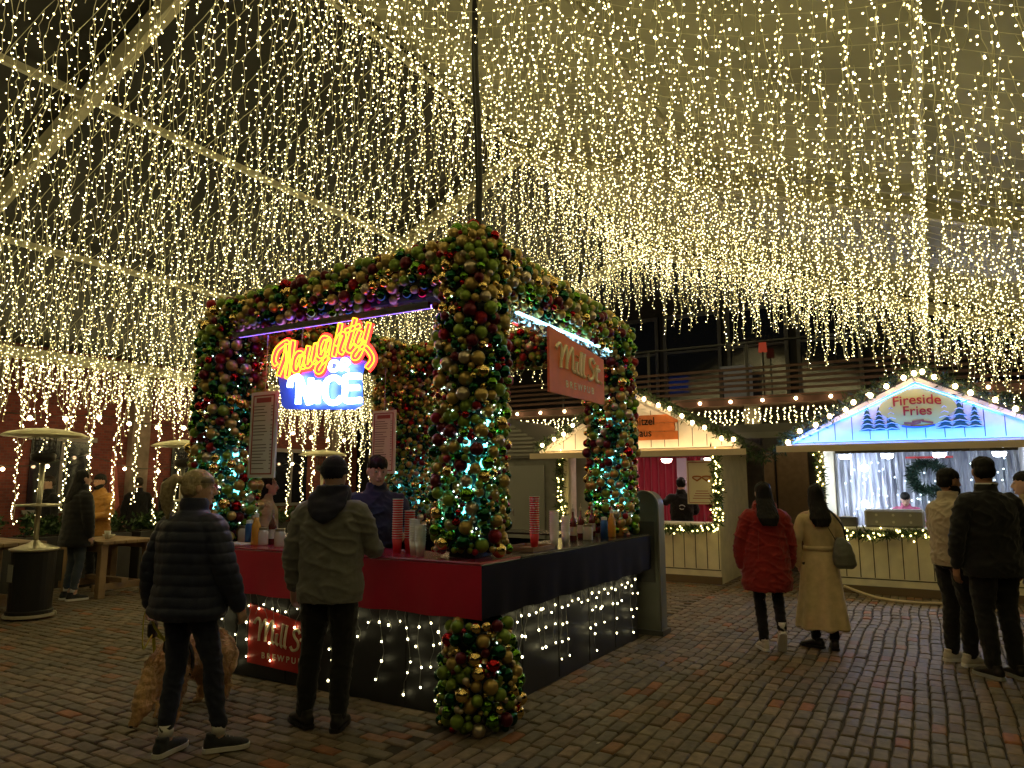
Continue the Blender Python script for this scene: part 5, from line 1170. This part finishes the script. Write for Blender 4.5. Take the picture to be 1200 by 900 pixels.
# ================================================================ BUILDINGS BEYOND
pub = thing('pub_building', 'dark two storey pub with a slatted balcony rail beyond the huts', 'building', 17, 4, 0)
DK = mat('dark_wall', (.022, .020, .020), .8, noise_amt=.3, nscale=1.5); DK2 = mat('dark_frame', (.015, .015, .018), .5); GL = mat('dark_glass', (.012, .014, .022), .08, spec=.8); BRN = mat('balcony_slat', (.07, .028, .018), .6, noise_amt=.2)
MB().box(17.2, 17.5, -16, 13, 0, 3.3).build('lower_wall', mat('lower_wall', (.05, .046, .04), .8, noise_amt=.25, nscale=2), pub)
MB().box(19.2, 19.5, -16, 13, 3.5, 9).build('upper_wall', DK, pub); MB().box(15.6, 19.2, -16, 13, 3.30, 3.48).build('balcony_floor', mat('balcony_brown', (.10, .05, .035), .7), pub)
for k, z in enumerate((3.56, 3.68, 3.80, 3.92, 4.04)): MB().box(15.52, 15.56, -16, 13, z, z+.055).build('balcony_slat', BRN, pub)
MB().box(15.50, 15.60, -16, 13, 4.62, 4.65).build('handrail', DK2, pub)
for k in range(12): MB().box(15.565, 15.60, 12-k*2.2, 12.06-k*2.2, 3.48, 4.62).build('balcony_post', DK2, pub)
for k in range(6): MB().box(15.9, 16.2, 11.3-k*4.1, 11.6-k*4.1, 0, 3.3).build('pillar', mat('stone_pillar', (.14, .12, .10), .8, noise_amt=.2), pub)
for (ya, yb) in ((8.0, 6.35), (6.2, 4.6), (4.45, 2.9), (2.7, 1.2), (-1.2, -4), (-4.4, -7.4)):
    w = MB(); w.box(19.12, 19.19, yb, ya, 3.6, 6.3); wo = w.build('window', GL, pub); f = MB()
    for q in ((yb, yb+.09), (ya-.09, ya)): f.box(19.05, 19.11, q[0], q[1], 3.6, 6.3)
    f.box(19.05, 19.11, yb+.09, ya-.09, 6.2, 6.3); f.box(19.05, 19.11, yb+.09, ya-.09, 5.2, 5.26); f.build('frame', mat('grey_frame', (.06, .06, .07), .5), wo)
# upstairs lamp and screen
ul = thing('upstairs_lamp', 'small red orange shaded lamp glowing upstairs in the pub', 'lamp', 18.6, 3.4, 4.8); MB().lathe((18.6, 3.45, 4.95), [(.11, 0), (.09, .25)], 16).build('lamp_shade', emis('red_lamp', (1, .14, .06), .12), ul); MB().cyl((18.6, 3.45), .02, 3.48, 4.95, 8).build('stem', DK2, ul)
uc = thing('upstairs_counter', 'pale lit counter upstairs in the pub left of the red lamp', 'counter', 18.4, 4.0, 4.2); MB().box(18.3, 18.7, 3.75, 4.4, 3.48, 4.55, bev=.02).build('body', mat('counter_painted_glow', (.06, .057, .05), .5, emit=(1, .9, .7), es=.02), uc); MB().box(18.25, 18.75, 3.7, 4.45, 4.551, 4.60).build('top', mat('counter_painted_glow', (.06, .057, .05), .5), uc)  # counter is no lamp; its faint emission stands in for light falling on it
sc_ = thing('blue_screen', 'small glowing blue screen on the balcony just right of the kiosk corner', 'screen', 16.5, 6.4, 4.3); MB().box(16.5, 16.55, 6.3, 6.95, 4.45, 4.95).build('panel', emis('blue_screen', (.03, .14, .9), .35), sc_); MB().box(16.51, 16.56, 6.25, 7.0, 4.4, 4.449).build('frame', DK2, sc_)
ds = thing('double_door', 'tan wooden double door between the two huts', 'door', 17.1, 2.8, 0)
for k in range(2): dd = MB().box(17.12, 17.19, 3.05-k*.72, 3.72-k*.72, .05, 2.35, bev=.01).build('door_leaf', mat('tan_door', (.26, .17, .10), .6, noise_amt=.15), ds); MB().cyl((17.09, 3.1+(.55 if k else 0)-.0), .012, 1.0, 1.25, 8).build('handle', STEEL, dd)
aw = thing('awning', 'grey flat awning over the passage between the two huts', 'awning', 15.2, 3, 2.7); MB().box(14.4, 16.0, 1.5, 4.4, 2.62, 2.78).build('canopy', mat('awning_grey', (.13, .13, .12), .8), aw); MB().box(14.39, 14.40, 1.5, 4.4, 2.5, 2.619).build('valance', mat('awning_grey2', (.18, .18, .16), .8), aw)
B = []; Wm = MB()
for k in range(200):
    y = 13-k*.12
    if y < -4: break
    P = (15.75, y, 3.24)
    if visible(P, .05): drop(P, random.uniform(.25, .6), Wm, B, step=.05, r=.01)
t = thing('fringe_lights', 'dense fringe of small warm lights under the pub balcony', 'string lights', 15.75, 4, 3.24); Wm.build('wire', WIRE, t); scatter('bulb', B, .013, BULB, t, kind='stuff')
ft = thing('festoon_string', 'row of warm globe bulbs along the edge of the pub balcony', 'string lights', 15.45, 4, 3.45); MB().tube([(15.45, 12, 3.42), (15.45, -6, 3.42)], .008, 5).build('wire', DWIRE, ft)
for k in range(26): q = (15.45, 11.5-k*.66, 3.36); MB().ball(q, .035, 10, 8).build('globe_bulb', GLOBE, ft, smooth=True)
# grey shed left of the red curtained hut
sd = thing('shed', 'small grey shed with a pitched ribbed roof left of the red curtained hut', 'shed', 13.5, 8, 0)
SG = mat('shed_grey', (.17, .17, .155), .7, noise_amt=.12)
MB().box(13.2, 15.4, 6.65, 9.4, 0, 2.2).build('walls', SG, sd); b = MB(); b.add([(13.1, 6.4, 2.15), (15.5, 6.4, 2.15), (15.5, 8.0, 3.05), (13.1, 8.0, 3.05), (15.5, 9.6, 2.15), (13.1, 9.6, 2.15)], [(0, 1, 2, 3), (3, 2, 4, 5), (0, 3, 5), (1, 4, 2), (0, 5, 4, 1)]); b.build('roof', mat('shed_roof', (.13, .125, .115), .7), sd)
b = MB()
for k in range(10):
    z = 2.2+k*.085; hw_ = (3.05-z)/.9*1.6*.98
    b.box(13.07, 13.098, 8-hw_, 8+hw_, z, z+.045)
b.build('gable_slats', mat('slat_grey', (.24, .23, .21), .7), sd); b = MB(); b.box(13.16, 13.19, 6.9, 7.75, .05, 2.0); do_ = b.build('door', mat('shed_door', (.22, .22, .21), .6), sd); MB().cyl((13.14, 7.65), .012, .95, 1.1, 8).build('handle', STEEL, do_)
# brick wall building on the left
bw = thing('brick_building', 'long dark red brick building with stone pillars behind the left light strands', 'building', 6, 15.5, 0)
def brickmat():
    m = mat('red_brick', (.2, .05, .04), .85); nt = m.node_tree; b = nt.nodes['Principled BSDF']; tc = nt.nodes.new('ShaderNodeTexCoord'); mp = nt.nodes.new('ShaderNodeMapping'); mp.inputs['Rotation'].default_value = (PI/2, 0, 0)
    br = nt.nodes.new('ShaderNodeTexBrick'); br.inputs['Color1'].default_value = (.20, .045, .03, 1); br.inputs['Color2'].default_value = (.12, .03, .025, 1); br.inputs['Mortar'].default_value = (.12, .09, .075, 1); br.inputs['Scale'].default_value = 4.4; br.inputs['Mortar Size'].default_value = .012
    nt.links.new(tc.outputs['Object'], mp.inputs['Vector']); nt.links.new(mp.outputs[0], br.inputs['Vector']); nt.links.new(br.outputs['Color'], b.inputs['Base Color']); return m
MB().box(-4, 17, 15.6, 16.0, 0, 7).build('brick_wall', brickmat(), bw)
for k in range(6): MB().box(.2+k*3.1, .62+k*3.1, 15.42, 15.598, 0, 7).build('stone_pillar', mat('sand_stone', (.22, .18, .13), .85, noise_amt=.2), bw)
for k in range(5): w = MB().box(1.3+k*3.1, 2.5+k*3.1, 15.57, 15.598, 1.1, 2.5).build('window', GL, bw); f = MB(); f.box(1.22+k*3.1, 2.58+k*3.1, 15.52, 15.569, 2.5, 2.6); f.box(1.22+k*3.1, 2.58+k*3.1, 15.52, 15.569, 1.02, 1.1); f.box(1.87+k*3.1, 1.93+k*3.1, 15.54, 15.569, 1.1, 2.5); f.build('frame', mat('pale_frame', (.25, .24, .22), .6), w)
ft = thing('festoon_string', 'line of large warm globe bulbs strung along the brick building', 'string lights', 6, 14.9, 3.0)
P = []
for k in range(48): P.append((.5+k*.33, 14.9, 3.05-.12*abs(math.sin(k*PI/8))))
MB().tube(P, .008, 5).build('wire', DWIRE, ft)
for k in range(0, 48, 2): MB().ball((P[k][0], P[k][1], P[k][2]-.06), .045, 12, 8).build('globe_bulb', GLOBE, ft, smooth=True)
ft = thing('festoon_string', 'lower line of warm globe bulbs on the brick building, above the windows', 'string lights', 6, 15.3, 2.1)
P = [(.5+k*.4, 15.3, 2.25-.3*abs(math.sin(k*PI/7+.5))) for k in range(40)]; MB().tube(P, .008, 5).build('wire', DWIRE, ft)
for k in range(0, 40, 2): MB().ball((P[k][0], P[k][1], P[k][2]-.06), .035, 12, 8).build('globe_bulb', GLOBE, ft, smooth=True)
# dark blocks closing the far left corner
bk = thing('back_building', 'unlit dark building closing the square behind the kiosk', 'building', 17.2, 14.5, 0); MB().box(17.51, 22, 13.1, 40, 0, 6).build('wall', DK, bk); MB().box(17.45, 22, 13.1, 40, 6.001, 6.3).build('roof', DK2, bk)
for k in range(3): MB().box(17.46, 17.5, 13.6+k*3, 15+k*3, 1, 2.6).build('window', GL, bk)
um = thing('closed_umbrella', 'folded red and white parasol standing behind the planters', 'parasol', 8, 13.5, 0)
u_, v_ = g(140, 14.2)
um.location = W(u_, v_); ORG[um.name] = Vector((0, 0, 0)); um.rotation_euler = (0, R(-4), 0)
MB().cyl((0, 0), .02, 0, 2.2, 8).build('pole', STEEL, um); MB().lathe((0, 0, 0), [(.05, 1.1), (.10, 1.2), (.075, 1.6), (.03, 2.25)], 12).build('canopy', mat('parasol_red', (.5, .12, .10), .7), um, smooth=True)
# crumbs, dead leaves and scraps on the bricks
lt = MB()
for _ in range(130):
    D = random.uniform(3.6, 11); a = random.uniform(-.7, .7); u, v = UV(a*D, D); r = random.uniform(.006, .018); th = random.uniform(0, 6)
    if 4.1 < u < 7.6 and 2.6 < v < 6.1: continue
    lt.add([(u+r*math.cos(th+k*PI/2)*(1 if k % 2 else .5), v+r*math.sin(th+k*PI/2)*(1 if k % 2 else .5), .014+.004*(k == 1)) for k in range(4)], [(0, 1, 2, 3)], 0 if random.random() < .4 else 1)
o = lt.build('litter', [mat('paper_scrap', (.6, .56, .45), .7), mat('dead_leaf', (.14, .08, .03), .7)], None, kind='stuff')
# ================================================================ NIGHT SKY
w = bpy.data.worlds.new('World'); SC.world = w; w.use_nodes = True; nt = w.node_tree; bg_ = nt.nodes['Background']
sk = nt.nodes.new('ShaderNodeTexSky'); sk.sky_type = 'NISHITA'; sk.sun_disc = False; sk.sun_elevation = R(-4); sk.sun_rotation = R(200); nt.links.new(sk.outputs[0], bg_.inputs[0]); bg_.inputs[1].default_value = .05
SC.view_settings.view_transform = 'Standard'; SC.view_settings.look = 'None'; SC.view_settings.exposure = .9; SC.view_settings.gamma = 1
SC.cycles.use_denoising = True; SC.cycles.max_bounces = 6; SC.cycles.diffuse_bounces = 3; SC.cycles.glossy_bounces = 3; SC.cycles.use_light_tree = True; SC.cycles.sample_clamp_indirect = 4
SC.cycles.caustics_reflective = False; SC.cycles.caustics_refractive = False; SC.cycles.use_adaptive_sampling = True; SC.cycles.adaptive_threshold = .02
